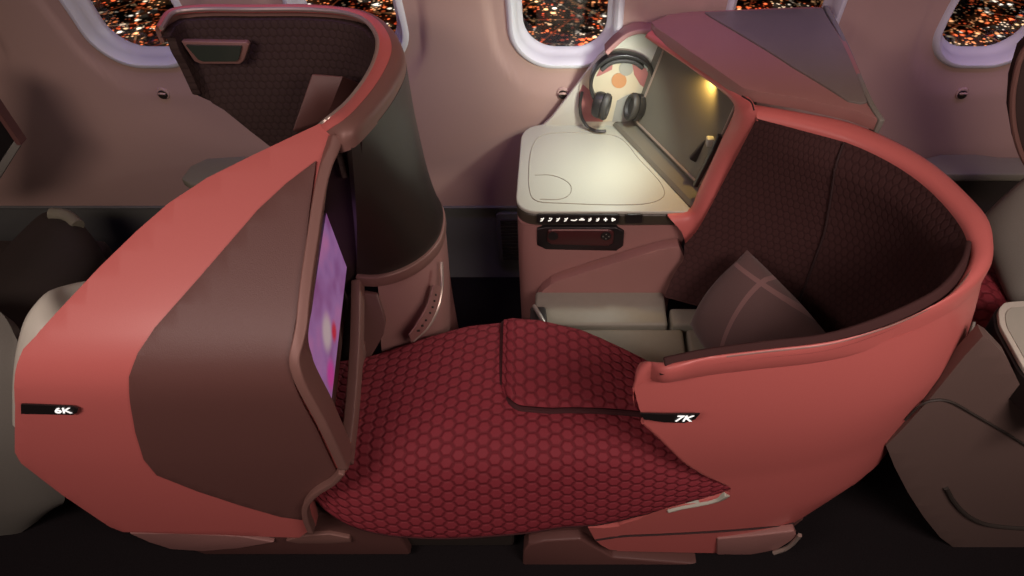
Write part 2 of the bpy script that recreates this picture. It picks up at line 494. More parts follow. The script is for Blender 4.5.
# the city far below the windows
def city_mat():
    m = bpy.data.materials.new('night_city'); m.use_nodes = True
    nt = m.node_tree; N = nt.nodes; L = nt.links; b = N['Principled BSDF']
    b.inputs['Base Color'].default_value = (0.004, 0.004, 0.006, 1); b.inputs['Roughness'].default_value = 1
    tc = N.new('ShaderNodeTexCoord')
    def ma(op, a, c=None):
        n = N.new('ShaderNodeMath'); n.operation = op
        for i, q in enumerate((a, c)):
            if q is None: continue
            if isinstance(q, (int, float)): n.inputs[i].default_value = q
            else: L.new(q, n.inputs[i])
        return n.outputs[0]
    warp = N.new('ShaderNodeTexNoise'); warp.inputs['Scale'].default_value = 0.02; L.new(tc.outputs['Object'], warp.inputs['Vector'])
    def dots(scale, rad, thr):
        v = N.new('ShaderNodeTexVoronoi'); v.inputs['Scale'].default_value = scale; L.new(tc.outputs['Object'], v.inputs['Vector'])
        lt = N.new('ShaderNodeMapRange'); lt.inputs['From Min'].default_value = rad; lt.inputs['From Max'].default_value = rad * 0.4
        L.new(v.outputs['Distance'], lt.inputs['Value'])
        sp = N.new('ShaderNodeSeparateColor'); L.new(v.outputs['Color'], sp.inputs[0])
        on = ma('GREATER_THAN', sp.outputs[0], thr)
        return ma('MULTIPLY', lt.outputs[0], on), sp
    m1, s1 = dots(0.13, 0.36, 0.25)
    m2, s2 = dots(0.27, 0.42, 0.25)
    # districts: some dark ground, some dense
    nz = N.new('ShaderNodeTexNoise'); nz.inputs['Scale'].default_value = 0.035; nz.inputs['Detail'].default_value = 3; L.new(tc.outputs['Object'], nz.inputs['Vector'])
    dens = N.new('ShaderNodeMapRange'); dens.inputs['From Min'].default_value = 0.44; dens.inputs['From Max'].default_value = 0.58; L.new(nz.outputs['Fac'], dens.inputs['Value'])
    cr = N.new('ShaderNodeValToRGB'); e = cr.color_ramp.elements
    e[0].position = 0; e[0].color = (1, 0.10, 0.03, 1); e[1].position = 1; e[1].color = (1, 0.85, 0.7, 1)
    q = e.new(0.45); q.color = (1, 0.24, 0.07, 1); q = e.new(0.75); q.color = (1, 0.55, 0.25, 1)
    L.new(s1.outputs[1], cr.inputs[0])
    # streets
    st = N.new('ShaderNodeTexVoronoi'); st.feature = 'DISTANCE_TO_EDGE'; st.inputs['Scale'].default_value = 0.022; L.new(tc.outputs['Object'], st.inputs['Vector'])
    sm = N.new('ShaderNodeMapRange'); sm.inputs['From Min'].default_value = 0.028; sm.inputs['From Max'].default_value = 0.006; L.new(st.outputs['Distance'], sm.inputs['Value'])
    nz2 = N.new('ShaderNodeTexNoise'); nz2.inputs['Scale'].default_value = 0.09; L.new(tc.outputs['Object'], nz2.inputs['Vector'])
    glow = ma('MULTIPLY', ma('MULTIPLY', nz2.outputs['Fac'], dens.outputs[0]), 0.06)
    tot = ma('ADD', ma('MULTIPLY', ma('ADD', ma('MULTIPLY', m1, 3.2), ma('MULTIPLY', m2, 1.6)), ma('ADD', ma('MULTIPLY', dens.outputs[0], 0.95), 0.10)), ma('MULTIPLY', sm.outputs[0], ma('ADD', 0.10, ma('MULTIPLY', dens.outputs[0], 0.15))))
    tot = ma('ADD', tot, glow)
    L.new(cr.outputs[0], b.inputs['Emission Color']); L.new(tot, b.inputs['Emission Strength'])
    return m
bm = bmesh.new(); vs = [bm.verts.new(p) for p in ((-2500, 40, -300), (2500, 40, -300), (2500, 3500, -300), (-2500, 3500, -300))]; bm.faces.new(vs)
tag(link('night_city', bm, city_mat(), split=0), 'city lights at night far below the cabin windows', 'city', kind='stuff')

# small round wall fittings under every second window
def wall_hook(cx, label):
    y = wally(0.79)
    t = thing('wall_hook', (cx, y, 0.79), label, 'hook', 'wall hooks under the windows')
    bm = bmesh.new()
    rx = Matrix.Translation((cx, y - 0.002, 0.79)) @ Matrix.Rotation(math.pi / 2, 4, 'X')
    disc_bm(0.021, 0.006, rx, 28, 0.85, bm); link('rim', bm, 'wall', t, bevel=0.002)
    bm = bmesh.new(); disc_bm(0.015, 0.004, Matrix.Translation((cx, y - 0.006, 0.788)) @ Matrix.Rotation(math.pi / 2, 4, 'X'), 24, 0.9, bm)
    link('recess', bm, 'gloss', t)
    bm = bmesh.new(); tube_bm([(cx - 0.012, y - 0.010, 0.793), (cx, y - 0.014, 0.797), (cx + 0.012, y - 0.010, 0.793)], 0.0035, 12, 8, bm=bm)
    link('peg', bm, 'wall', t)
wall_hook(P(163, 93, y=2.042).x, 'small round hook on the wall below the far left window')
wall_hook(P(563, 92, y=2.042).x, 'small round hook on the wall left of the headphone nook')
wall_hook(P(962, 93, y=2.042).x, 'small round hook on the wall below the far right window')

# air grille low on the dado
gx0, gx1 = P(498, 240, y=2.05).x, P(540, 240, y=2.05).x
t = thing('air_grille', ((gx0 + gx1) / 2, 2.05, 0.05), 'slatted dark air grille in the low wall panel beside the console', 'air grille')
bm = prism_bm(round_poly([(gx0, 0.085), (gx1, 0.085), (gx1, 0.315), (gx0, 0.315)], 0.02), 2.043, 2.057, lambda u, v, w: Vector((u, w, v)))
link('frame', bm, 'dado', t, bevel=0.002)
bm = bmesh.new()
for i in range(12): box_bm(gx0 + 0.015, gx1 - 0.015, 2.036, 2.044, 0.10 + i * 0.0165, 0.108 + i * 0.0165, bm)
link('slats', bm, 'darkseat', t)

# ------------------------------------------------------------------ suite 6K
def y6(z):      # the aisle wing: upright below, leaning in over the seat above z = 0.9
    a = 0.885 + 0.02 * max(0, (0.6 - z))
    s = (z - 0.895); k = 0.025
    soft = k * math.log(1 + math.exp(max(-30, min(30, s / k))))
    return a + soft * 1.42
suite6 = thing('passenger_suite', (-0.75, 1.3, 0.0), 'rose shell suite on the left with seat plate 6K and a lit monitor', 'airline seat suite')
def on6(x, z, d=0.0):
    g = (y6(z + 0.002) - y6(z - 0.002)) / 0.004; n = Vector((0, -1, g)).normalized()
    return Vector((x, y6(z), z)) + n * d
def q6(pts): return [((v := PS(px, py, y6)).x, v.z) for px, py in pts]
out6 = q6([(21, 362), (18.5, 400), (18, 447), (24, 458), (65, 490), (112, 522), (125, 527), (220, 530), (300, 533), (317, 521), (311, 492), (348, 466), (322, 410), (297, 356), (312, 255), (326, 165), (333, 138), (322, 126)])
top6 = q6([(322, 126), (290, 141), (250, 160), (210, 180), (172, 205), (140, 233), (104, 268), (60, 314), (28, 348)])
bm = poly_bm(out6 + top6[1:], lambda x, z: on6(x, z), 0.03)
link('wing_panel', bm, 'shell', suite6, solid=0.026, bevel=0.005)
ins6 = q6([(319, 164), (290, 186), (262, 212), (205, 278), (160, 328), (143, 352), (134, 372), (134, 395), (139, 425), (147, 452), (160, 468), (200, 484), (245, 499), (283, 510), (304, 513), (309, 500), (311, 490), (339, 466), (318, 420), (293, 360), (303, 300), (313, 210)])
bm = poly_bm(ins6, lambda x, z: on6(x, z, 0.0145), 0.03)
link('insert_panel', bm, 'shell_brown', suite6, solid=0.008, bevel=0.003, label='dull brown inset panel')
# bronze edge that frames the monitor bay on the aisle side
edge = [on6(*p, 0.004) for p in q6([(331, 138), (323, 165), (311, 240), (302, 310), (297.5, 350), (300, 366), (322, 410), (344, 458)])]
edge = [e + Vector((0.006, 0, 0)) for e in edge]
bm = strip_bm(edge, 0.055, 0.022, lambda p, t: Vector((0, 1, 0.35)), 90)
link('edge_trim', bm, 'bronze', suite6, bevel=0.004)
lower = [on6(*p, 0.006) for p in q6([(345, 460), (336, 470), (318, 482), (309, 494), (309, 506), (314, 520)])]
bm = strip_bm(lower, 0.06, 0.014, lambda p, t: Vector((0, 1, 0)), 40)
link('footwell_trim', bm, 'bronze', suite6, bevel=0.003)
# rim band round the top
zt = 1.178
o6 = [on6(*q6([(331, 138)])[0], 0)] + [P(a, b, z=zt) for a, b in ((346, 134), (376, 104), (394, 78), (402, 57), (398, 42), (388, 27), (368, 14), (340, 9), (306, 6.5), (250, 7), (200, 7), (170, 12), (157, 29))]
i6 = [on6(*q6([(320, 128)])[0], 0)] + [P(a, b, z=zt + 0.004) for a, b in ((328, 121), (346, 106), (366, 80), (377, 55), (377, 38), (365, 22), (345, 14.5), (306, 11), (250, 11), (200, 11), (175, 14), (162, 30))]
O6, I6 = crom(o6, 60), crom(i6, 60)
M6 = [a.lerp(b, 0.42) + Vector((0, 0, 0.004)) for a, b in zip(O6, I6)]
bm = loft_bm([M6, [(a + b) / 2 + Vector((0, 0, 0.003)) for a, b in zip(M6, I6)], I6], 90, 6)
link('rim', bm, 'shell', suite6, solid=0.012)
bm = loft_bm([M6, [a.lerp(b, 0.6) + Vector((0, 0, 0.001)) for a, b in zip(M6, O6)], [p - Vector((0, 0, 0.004)) for p in O6], [p - Vector((0, 0, 0.034)) for p in O6]][::-1], 100, 10)
link('rim_edge', bm, 'bronze', suite6, solid=0.010)
bm = tube_bm([p + Vector((0, 0, 0.004)) for p in i6], 0.0055, 120, 8)
link('rim_bead', bm, 'bead', suite6)
# dark glossy back wrapping round behind the rim
bt = [p - Vector((0, 0, 0.03)) for p in o6[1:11]]
bb = [P(a, b, z=0.66) for a, b in ((357, 273), (376, 274), (395, 270), (414, 261), (428, 250), (438, 236))] + [Vector((-0.345, 1.63, 0.66)), Vector((-0.375, 1.70, 0.66)), Vector((-0.45, 1.755, 0.66))]
bt2 = [Vector(p) for p in bt]
mids = [a.lerp(b, 0.5) + Vector((0.006, -0.012, 0)) for a, b in zip(crom(bt2, 40), crom(bb, 40))]
bm = loft_bm([bt2, mids, bb], 90, 14)
link('back_panel', bm, 'gloss', suite6, solid=0.012, label='smoky dark glossy curved back')
# bronze lip under the dark back, and the rose pod below it
bm = loft_bm([[bt[0] + Vector((0.02, 0.03, 0)), bb[0] + Vector((0.02, 0.02, 0))], [Vector((-0.575, 1.29, 1.12)), Vector((-0.58, 1.40, 0.56))]], 12, 4)
link('bay_side', bm, 'seam', suite6, solid=0.01)
lip = [p + Vector((0.0, -0.008, -0.012)) for p in bb[:8]]
bm = strip_bm(lip, 0.034, 0.022, lambda p, t: Vector((0, 0, 1)), 70)
link('back_lip', bm, 'bronze', suite6, bevel=0.004)
pod_t = [p + Vector((0, 0.0, -0.02)) for p in bb[1:9]]
pod_b = [P(381, 350, z=0.44), P(395, 345, z=0.44), P(410, 341, z=0.44), P(425, 338, z=0.44), P(439, 330, z=0.44), Vector((-0.335, 1.45, 0.44)), Vector((-0.35, 1.60, 0.44)), Vector((-0.42, 1.72, 0.44))]
pod_0 = [Vector((p.x, p.y + 0.03, 0.02)) for p in pod_b]
bm = loft_bm([pod_t, [a.lerp(b, 0.5) + Vector((0.004, -0.006, 0)) for a, b in zip(pod_t, pod_b)], pod_b, pod_0], 50, 20)
pod = link('foot_pod', bm, 'hood', suite6, solid=0.014)
# brown cheek on the inside of the footwell
yck = lambda z: 1.27 + (z - 0.44) * 0.6 - 0.022
ck = [PS(a, b, yck) for a, b in ((354, 296), (366, 290), (378, 292), (383, 306), (386.5, 319), (384, 332), (377, 345), (369, 358), (354, 366))]
bm = prism_bm([(p.x, p.z) for p in ck], -0.012, 0.0, lambda u, v, w: Vector((u, yck(v) + w, v)))
link('footwell_cheek', bm, 'shell_brown', suite6, bevel=0.003)
# small printed literature plate on the pod's side, with its pale curved edge
pe = [P(a, b, y=c) for a, b, c in ((441.5, 262, 1.46), (442, 285, 1.42), (438, 308, 1.375), (428, 327, 1.33), (413, 341, 1.30))]
bm = tube_bm(pe, 0.0045, 40, 8); link('pod_bead', bm, 'bead', suite6, label='pale curved bead')
plate_o = [Vector(p) + Vector((-0.004, -0.004, 0)) for p in pe[1:]]
plate_i = [P(a, b, y=c) for a, b, c in ((434, 285, 1.385), (428, 304, 1.345), (418, 322, 1.305), (409, 335, 1.285))]
bm = loft_bm([plate_o, plate_i], 24, 3); pl = link('literature_plate', bm, 'hood', suite6, solid=0.004)
bm = bmesh.new()
for k in range(7):
    f = 0.15 + 0.11 * k
    a = crom(plate_o, 30)[int(f * 29)]; b = crom(plate_i, 30)[int(f * 29)]
    c = (a + b) / 2 + Vector((0, -0.006, 0.002)); w = (b - a) * 0.16
    box_bm(c.x - 0.004, c.x + 0.004, c.y - 0.001, c.y + 0.001, c.z - 0.003, c.z + 0.003, bm)
link('print', bm, 'darkseat', pl)
# monitor bay: backing, sill, screen, bezel
def bayx(y): return -0.513 - 0.125 * (y - 0.92)
bay = [(0.915, 0.53), (0.915, 0.905), (1.00, 0.955), (1.22, 1.075), (1.30, 1.04), (1.375, 0.72), (1.40, 0.58), (1.40, 0.53)]
bm = poly_bm(bay, lambda y, z: Vector((bayx(y) - 0.022, y, z)), 0.06)
link('monitor_bay', bm, 'shell_brown', suite6, solid=0.012)
bm = strip_bm([Vector((-0.487, 0.905, 0.535)), Vector((-0.50, 1.05, 0.545)), Vector((-0.515, 1.22, 0.585)), Vector((-0.532, 1.375, 0.64))], 0.026, 0.03, lambda p, t: Vector((1, 0, 0.2)), 30)
link('sill', bm, 'bronze', suite6, bevel=0.004)
bm = strip_bm([Vector((-0.505, 0.905, 0.50)), Vector((-0.53, 1.385, 0.50))], 0.03, 0.012, lambda p, t: Vector((0, 0, 1)), 10)
link('valance', bm, 'bronze', suite6, bevel=0.003)
sc = [P(306, 346, x=-0.497), P(331, 404, x=-0.508), P(348.5, 252, x=-0.556), P(328.5, 198, x=-0.549)]
monitor = link('monitor', poly_bm([(0, 0), (1, 0), (1, 1), (0, 1)], lambda u, v: (sc[0].lerp(sc[3], u)).lerp(sc[1].lerp(sc[2], u), v) + Vector((-0.010, 0, 0)) + ((sc[0].lerp(sc[3], u)).lerp(sc[1].lerp(sc[2], u), v) - (sc[0] + sc[1] + sc[2] + sc[3]) / 4) * 0.07, 0.25), 'black', suite6, solid=0.014, bevel=0.003)
bm = poly_bm([(0, 0), (0.46, 0), (0.46, 0.23), (0, 0.23)], lambda u, v: (sc[1].lerp(sc[2], u / 0.46)).lerp(sc[0].lerp(sc[3], u / 0.46), v / 0.23) + Vector((0.0, 0, 0)), 0.06)
link('screen', bm, 'screen', monitor, label='screen showing violet and pink flowers')
# quilted fin on the window side, sweeping round inside the rim
inner = crom([p - Vector((0, 0, 0.012)) for p in i6], 160)
acc = [0.0]
for a, b in zip(inner, inner[1:]): acc.append(acc[-1] + (b - a).length)
TOT = acc[-1]
def on_inner(s, z, off=0.0):
    ex = max(0.0, s - TOT); s = max(0, min(TOT, s)); j = 0
    while j < len(acc) - 2 and acc[j + 1] < s: j += 1
    p = inner[j].lerp(inner[j + 1], (s - acc[j]) / (acc[j + 1] - acc[j]))
    t = (inner[j + 1] - inner[j]).normalized(); nrm = Vector((-t.y, t.x, 0)).normalized()
    return Vector((p.x - ex, p.y - ex * 0.2, min(p.z, z))) + nrm * off
def s_of(px, py):            # arc position and height where a sight line meets the fin
    y = 1.72
    for _ in range(6):
        v = P(px, py, y=y)
        best = min(range(len(inner) // 2, len(inner)), key=lambda k: abs(inner[k].x - v.x)); y = inner[best].y - 0.2 * max(0.0, inner[-1].x - v.x)
    return acc[best] + max(0.0, inner[-1].x - v.x), v.z
tip = [s_of(a, b) for a, b in ((162, 32), (166, 46), (180, 64), (200, 85), (225, 108), (250, 128), (272, 145), (300, 163), (335, 184))]
poly = [(0.02, 1.164)] + [(TOT * k / 20, 1.164) for k in range(1, 21)] + tip[0:] + [(tip[-1][0] - 0.08, 0.72), (TOT * 0.45, 0.78), (0.22, 0.98), (0.02, 1.05)]
bm = poly_bm(poly, lambda s, z: on_inner(s, z), 0.035)
bmesh.ops.remove_doubles(bm, verts=bm.verts, dist=1e-5)
fin = link('quilted_liner', bm, 'liner6', suite6, solid=0.02, bevel=0.004)
# rose outer skin of the fin, standing a little wider on its diagonal edge
edge_pts = [on_inner(s, z, 0.0) + Vector((0.01, 0.012, 0)) for s, z in tip[4:8]]
edge_pts = [p + Vector((0, 0.02, -0.012)) for p in edge_pts]
bm = strip_bm(edge_pts, 0.022, 0.010, lambda p, t: Vector((0, 1, 0.3)), 50); link('fin_edge', bm, 'shell', suite6, bevel=0.003)
# slot with a pale frame
def slot_pt(px, py, dy=0.0):
    v = P(px, py, y=1.722 - dy); return v
so = [slot_pt(*p) for p in ((184, 37), (249, 38), (252, 41), (247, 56), (243, 60), (204, 60), (197, 57))]
si = [slot_pt(*p) for p in ((190, 40), (245, 41), (242, 54), (239, 56), (207, 56), (202, 54))]
bm = prism_bm([(p.x, p.z) for p in so], 1.700, 1.716, lambda u, v, w: Vector((u, w, v)))
sf = link('slot_frame', bm, 'bronze', suite6, bevel=0.003, label='bronze framed slot')
bm = prism_bm([(p.x, p.z) for p in si], 1.694, 1.701, lambda u, v, w: Vector((u, w, v)))
link('slot_window', bm, 'slot', sf)
# padded box standing inside the shell (headrest wing)
hb = [P(311, 73, z=1.10), P(343, 76, z=1.10), P(325, 121, z=0.98), P(291, 132, z=0.98)]
bm = bmesh.new()
vs = [bm.verts.new(p) for p in hb] + [bm.verts.new(p + Vector((0.03, 0.05, -0.05))) for p in hb]
for f in ((0, 1, 2, 3), (7, 6, 5, 4), (0, 4, 5, 1), (1, 5, 6, 2), (2, 6, 7, 3), (3, 7, 4, 0)): bm.faces.new([vs[i] for i in f])
bmesh.ops.recalc_face_normals(bm, faces=bm.faces)
link('headrest', bm, 'shell_brown', suite6, bevel=0.006)
# seat cushion hidden deep inside
bm = box_bm(-1.05, -0.62, 1.0, 1.62, 0.05, 0.45); link('seat_cushion', bm, 'darkseat', suite6, bevel=0.03)
# plinth with an inset lens and a toe pocket
bm = prism_bm([(-1.10, 0.255), (-0.50, 0.255), (-0.44, 0.20), (-0.42, 0.03), (-0.98, 0.03), (-1.04, 0.09)], 0.93, 1.45, lambda u, v, w: Vector((u, w, v)))
link('plinth', bm, 'shell_brown', suite6, bevel=0.008)
ln = [P(a, b, y=0.925) for a, b in ((130, 531), (150, 540), (172, 547), (205, 549), (240, 546), (275, 540), (240, 534), (180, 531))]
bm = prism_bm([(p.x, p.z) for p in ln], 0.918, 0.932, lambda u, v, w: Vector((u, w, v)))
link('plinth_lens', bm, 'hood', suite6, bevel=0.003)
pk = [P(a, b, y=0.925) for a, b in ((286, 539), (300, 534), (330, 532), (350, 536), (352, 540), (330, 541.5), (300, 541.5))]
bm = prism_bm([(p.x, p.z) for p in pk], 0.918, 0.932, lambda u, v, w: Vector((u, w, v)))
link('toe_pocket', bm, 'bronze', suite6, bevel=0.003)
# seat number plate
def plate(root, pts, yf, txt, tx, size, name='seat_number_plate'):
    q = [PS(a, b, lambda z: yf(z) - 0.0215) for a, b in pts]
    bm = prism_bm([(p.x, p.z) for p in q], 0, 0.003, lambda u, v, w: Vector((u, yf(v) - 0.0185 - w, v)))
    pl = link(name, bm, 'black', root, label='black strip with white %s' % txt)
    c = PS(tx[0], tx[1], lambda z: yf(z) - 0.0215); bm = text_bm(txt, size)
    for v in bm.verts:
        u, w, d = v.co.x * 1.25, v.co.y, v.co.z; v.co = Vector((c.x + u, yf(c.z + w) - 0.0225 - d, c.z + w))
    link('seat_number', bm, 'letters', pl, split=0)
plate(suite6, [(21, 404.5), (72, 406.5), (78, 409), (77, 412.5), (73, 415), (21, 414)], y6, '6K', (62, 410.5), 0.023)

# grey side ledge of suite 6K by the wall
lg = [P(a, b, z=0.575) for a, b in ((181, 178), (190, 166), (207, 158), (240, 156), (290, 157), (330, 160), (330, 188), (190, 184))]
bm = prism_bm([(p.x, min(p.y, 2.03)) for p in lg], 0.545, 0.575)
led = link('side_console', bm, 'ledge', suite6, bevel=0.006, label='pale sage side console')
bm = box_bm(lg[0].x + 0.03, lg[4].x, 1.94, 2.02, 0.01, 0.544); link('console_base', bm, 'darkseat', led, bevel=0.01)

# ------------------------------------------------------------------ suite 7K
suite7 = thing('passenger_suite', (0.45, 1.25, 0.0), 'rose shell suite on the right with seat plate 7K and quilted plum lining', 'airline seat suite')
# plan curves of the shell: (px, py, z) of the rim's outer edge
def zr(k): return 0.905 + 0.135 * min(1, k / 4.2)
rim_px = [(634, 385, 0.885), (638, 375, 0.90), (652, 367.5, 0.91), (700, 358, 0.92), (760, 351, 0.935), (830, 343, 0.95), (885, 330, 0.975), (935, 311, 1.00), (968, 290, 1.02), (992, 264, 1.03), (996, 241, 1.035), (990, 217, 1.04), (968, 192, 1.04), (935, 163, 1.04), (900, 142, 1.04), (850, 121, 1.04), (800, 111, 1.04), (752, 103, 1.04)]
rin_px = [(650, 381, 0.90), (655, 374, 0.91), (665, 370, 0.915), (704, 362, 0.925), (762, 354, 0.94), (828, 346, 0.955), (872, 333, 0.975), (915, 315, 1.00), (945, 297, 1.015), (964, 273, 1.03), (971, 250, 1.035), (967, 230, 1.04), (950, 205, 1.04), (922, 178, 1.04), (890, 157, 1.04), (848, 138, 1.04), (800, 125, 1.04), (757, 117, 1.04)]
ro = [P(a, b, y=0.887) for a, b, c in rim_px[:3]] + [P(a, b, z=c) for a, b, c in rim_px[3:]]; ri = [P(a, b, z=c) for a, b, c in rin_px]
rm = [(a + b) / 2 + Vector((0, 0, 0.007)) for a, b in zip(crom(ro, 60), crom(ri, 60))]
rox = [P(634.5, 404, y=0.887)] + ro
rix = [rox[0] + Vector((0.004, 0.030, 0)), ro[0] + Vector((0.005, 0.032, 0)), ro[1] + Vector((0.008, 0.032, 0.002))] + ri[2:]
A_, B_ = crom(rox, 110), crom(rix, 110)
bm = bmesh.new(); secs = []
for i_, (a, b) in enumerate(zip(A_, B_)):
    c = (a + b) / 2; k_ = min(1, i_ / 8, (109 - i_) / 6)
    sec = [a - Vector((0, 0, 0.052 * k_ + 0.004)), a - Vector((0, 0, 0.012)), a.lerp(b, 0.12) + Vector((0, 0, 0.001)), a.lerp(b, 0.3) + Vector((0, 0, 0.006)), c + Vector((0, 0, 0.008)), a.lerp(b, 0.75) + Vector((0, 0, 0.006)), a.lerp(b, 0.93), b - Vector((0, 0, 0.010)), b - Vector((0, 0, 0.035 * k_ + 0.004))]
    secs.append([bm.verts.new(p) for p in sec])
for u_, v_ in zip(secs, secs[1:]):
    for k in range(9): bm.faces.new((u_[k], u_[(k + 1) % 9], v_[(k + 1) % 9], v_[k]))
bm.faces.new(secs[0][::-1]); bm.faces.new(secs[-1]); bmesh.ops.recalc_face_normals(bm, faces=bm.faces)
link('rim', bm, 'shell', suite7, split=70)
bm = strip_bm([p + Vector((0.0, 0.012, 0.000)) for p in rix[3:12]], 0.030, 0.010, lambda p, t: Vector((0, 0.6, 1)), 80); link('rim_lining', bm, 'liner', suite7, bevel=0.004)
bm = tube_bm([p.lerp(q, 0.25) + Vector((0, 0, 0.003)) for p, q in zip(crom(ri, 60), crom(ro, 60))][7:-3], 0.0022, 150, 6)
link('rim_piping', bm, 'bronze', suite7)
# outer skin: (s, z) laid round the plan curve; below the rim it draws in towards the base
RO = crom(ro, 240); racc = [0.0]
for a, b in zip(RO, RO[1:]): racc.append(racc[-1] + (b - a).length)
RT = racc[-1]
def rim_at(s):
    s = max(0, min(RT, s)); j = min(len(racc) - 2, int(s / RT * (len(racc) - 1)))
    while j > 0 and racc[j] > s: j -= 1
    while j < len(racc) - 2 and racc[j + 1] < s: j += 1
    return RO[j].lerp(RO[j + 1], (s - racc[j]) / (racc[j + 1] - racc[j]))
BASE_C = Vector((0.30, 1.20, 0))
def skin(s, z):
    p = rim_at(s); h = max(0.0, p.z - z)
    # right-hand end rakes in under itself, front bows slightly out then in
    rake = max(0.0, min(1.0, (p.x - 0.30) / 0.50))
    x = p.x - rake * (0.03 * h + 0.50 * max(0.0, h - 0.66))
    x += rake * 0.05 * min(1.0, max(0.0, h - 0.05) / 0.20) * max(0.0, 1 - h / 0.95)
    y = p.y
    front = max(0.0, min(1.0, (1.25 - p.y) / 0.35))
    y += front * (-0.016 * math.sin(min(1, h / 0.45) * math.pi) + 0.05 * max(0, h - 0.45))
    y -= (1 - front) * 0.10 * h * 0.5
    return Vector((x, y, z))
def skin_y(x, z):            # y of the front face at a given x, z
    best = None
    for k in range(0, 150):
        s = RT * k / 240; v = skin(s, z)
        d = abs(v.x - x)
        if best is None or d < best[0]: best = (d, v.y, s)
    return best
def q7(pts):
    out = []
    for px, py in pts:
        y = 0.89
        for _ in range(8):
            v = P(px, py, y=y); d, yy, s = skin_y(v.x, v.z); y = 0.5 * y + 0.5 * yy
        out.append((s, v.z))
    return out
cut = q7([(635, 392), (637, 402), (640, 414), (645.5, 425), (654, 434), (662, 441), (675, 453), (687, 464), (706, 476), (724, 485), (731, 489), (729, 494), (718, 500), (700, 504)])
cut2 = q7([(670, 512), (640, 521), (610, 526), (578, 524), (556, 524)])
cut2 = [(min(s, 0.20 - 0.05 * i), z) for i, (s, z) in enumerate(cut2)]
cut = [(max(0.001, s), z) for s, z in cut]
# the base tongue runs further left than the rim does, so continue the surface past s = 0
def skin_ext(s, z):
    if s >= 0: return skin(s, z)
    v = skin(0.0, z); return Vector((v.x + s, v.y + 0.0, z))
def q7x(pts):
    out = []
    for px, py in pts:
        y = 0.895
        for _ in range(10):
            v = P(px, py, y=y); v0 = skin(0.03, v.z)
            if v.x < v0.x: yy, s = v0.y, v.x - v0.x + 0.03
            else: _, yy, s = skin_y(v.x, v.z)
            y = 0.5 * y + 0.5 * yy
        out.append((s, v.z))
    return out
cut2 = q7x([(686, 506), (670, 508.5), (656, 512), (648, 516), (640, 520), (626, 524), (610, 527), (594, 528.5), (578, 528)])
low = q7x([(581, 533), (585, 540), (592, 546), (600, 550), (612, 552), (660, 553), (752, 552), (768, 548)])
topline = [(RT * k / 60, 1.1) for k in range(0, 61)]
def skin_map(s, z):
    if s < 0: return skin_ext(s, z) + Vector((0, 0.013, 0))
    p = rim_at(s); v = skin(s, min(z, p.z - 0.036)); t = rim_at(min(RT, max(s, 0.08) + 0.02)) - rim_at(max(0.06, s - 0.02)); n = Vector((-t.y, t.x, 0)).normalized()
    return v + n * 0.013
poly = cut + cut2 + low + [(RT * 0.30, 0.055), (RT * 0.45, 0.055), (RT * 0.62, 0.055), (RT - 0.001, 0.10)] + topline[::-1]
# drop repeats
pp = []
for p in poly:
    if not pp or (Vector(p) - Vector(pp[-1])).length > 0.004: pp.append(p)
bm = poly_bm(pp, skin_map, 0.025)
bmesh.ops.remove_doubles(bm, verts=bm.verts, dist=1e-5)
bmesh.ops.dissolve_degenerate(bm, edges=bm.edges, dist=1e-5)
link('outer_shell', bm, 'shell', suite7, solid=0.02, split=50)
# rolled lips along the cut-out where the bedding spills over
lipc = [skin_map(s, z) for s, z in cut[3:]]
bm = tube_bm(lipc, 0.010, 80, 10); link('opening_lip', bm, 'shell', suite7)
lip2 = [skin_map(s, z) + Vector((0, 0.004, 0.004)) for s, z in q7([(727, 496), (716, 501), (700, 505), (684, 508), (668, 512)])]
bm = strip_bm(lip2, 0.04, 0.016, lambda p, t: Vector((0, 1, 0.6)), 40); link('scuff_plate', bm, 'cream', suite7, bevel=0.003, label='pale cream lip')
# toe patch: a hollow's shade put into its darker colour; then plinth
def frontp(pts, d, y=0.925):
    return [P(a, b, y=y) for a, b in pts]
ty = frontp([(716, 533), (750, 530), (793, 525), (796, 531), (776, 544), (750, 549), (716, 549)], 0)
bm = prism_bm([(p.x, p.z) for p in ty], 0.908, 0.93, lambda u, v, w: Vector((u, w + 0.0, v))); link('toe_shade_patch', bm, 'hood', suite7, bevel=0.004)
tl = frontp([(772, 545), (785, 540), (795, 531), (798, 527)], 0)
bm = tube_bm([p + Vector((0, -0.022, 0)) for p in tl], 0.006, 30, 8); link('toe_bead', bm, 'bead', suite7)
bm = prism_bm([(-0.10, 0.245), (0.56, 0.245), (0.62, 0.20), (0.56, 0.05), (0.48, 0.03), (-0.10, 0.03)], 0.945, 1.48, lambda u, v, w: Vector((u, w, v)))
link('plinth', bm, 'shell_brown', suite7, bevel=0.01)
bm = tube_bm([skin_map(a, b) + Vector((0, -0.012, 0)) for a, b in q7x([(586, 540), (620, 537), (660, 535), (716, 532), (760, 528.5), (795, 524)])], 0.003, 60, 6); link('base_crease', bm, 'seam', suite7)
kb = frontp([(523, 557), (524, 538), (529, 532), (545, 528), (580, 526), (612, 545), (700, 552), (700, 557)], 0, 0.955)
bm = prism_bm([(p.x, p.z) for p in kb], 0.918, 0.965, lambda u, v, w: Vector((u, w, v))); link('kick_panel', bm, 'shell_brown', suite7, bevel=0.006)

def y7(z):
    return skin_y(0.24, z)[1]
_cache = {}
def y7c(z):
    k = round(z, 2)
    if k not in _cache: _cache[k] = skin_y(0.22, k)[1]
    return _cache[k] + 0.007
plate(suite7, [(640, 413.5), (665, 414.5), (700, 414), (695, 419.5), (684, 423), (664, 422.5), (644, 419.5)], y7c, '7K', (683, 418.5), 0.024)

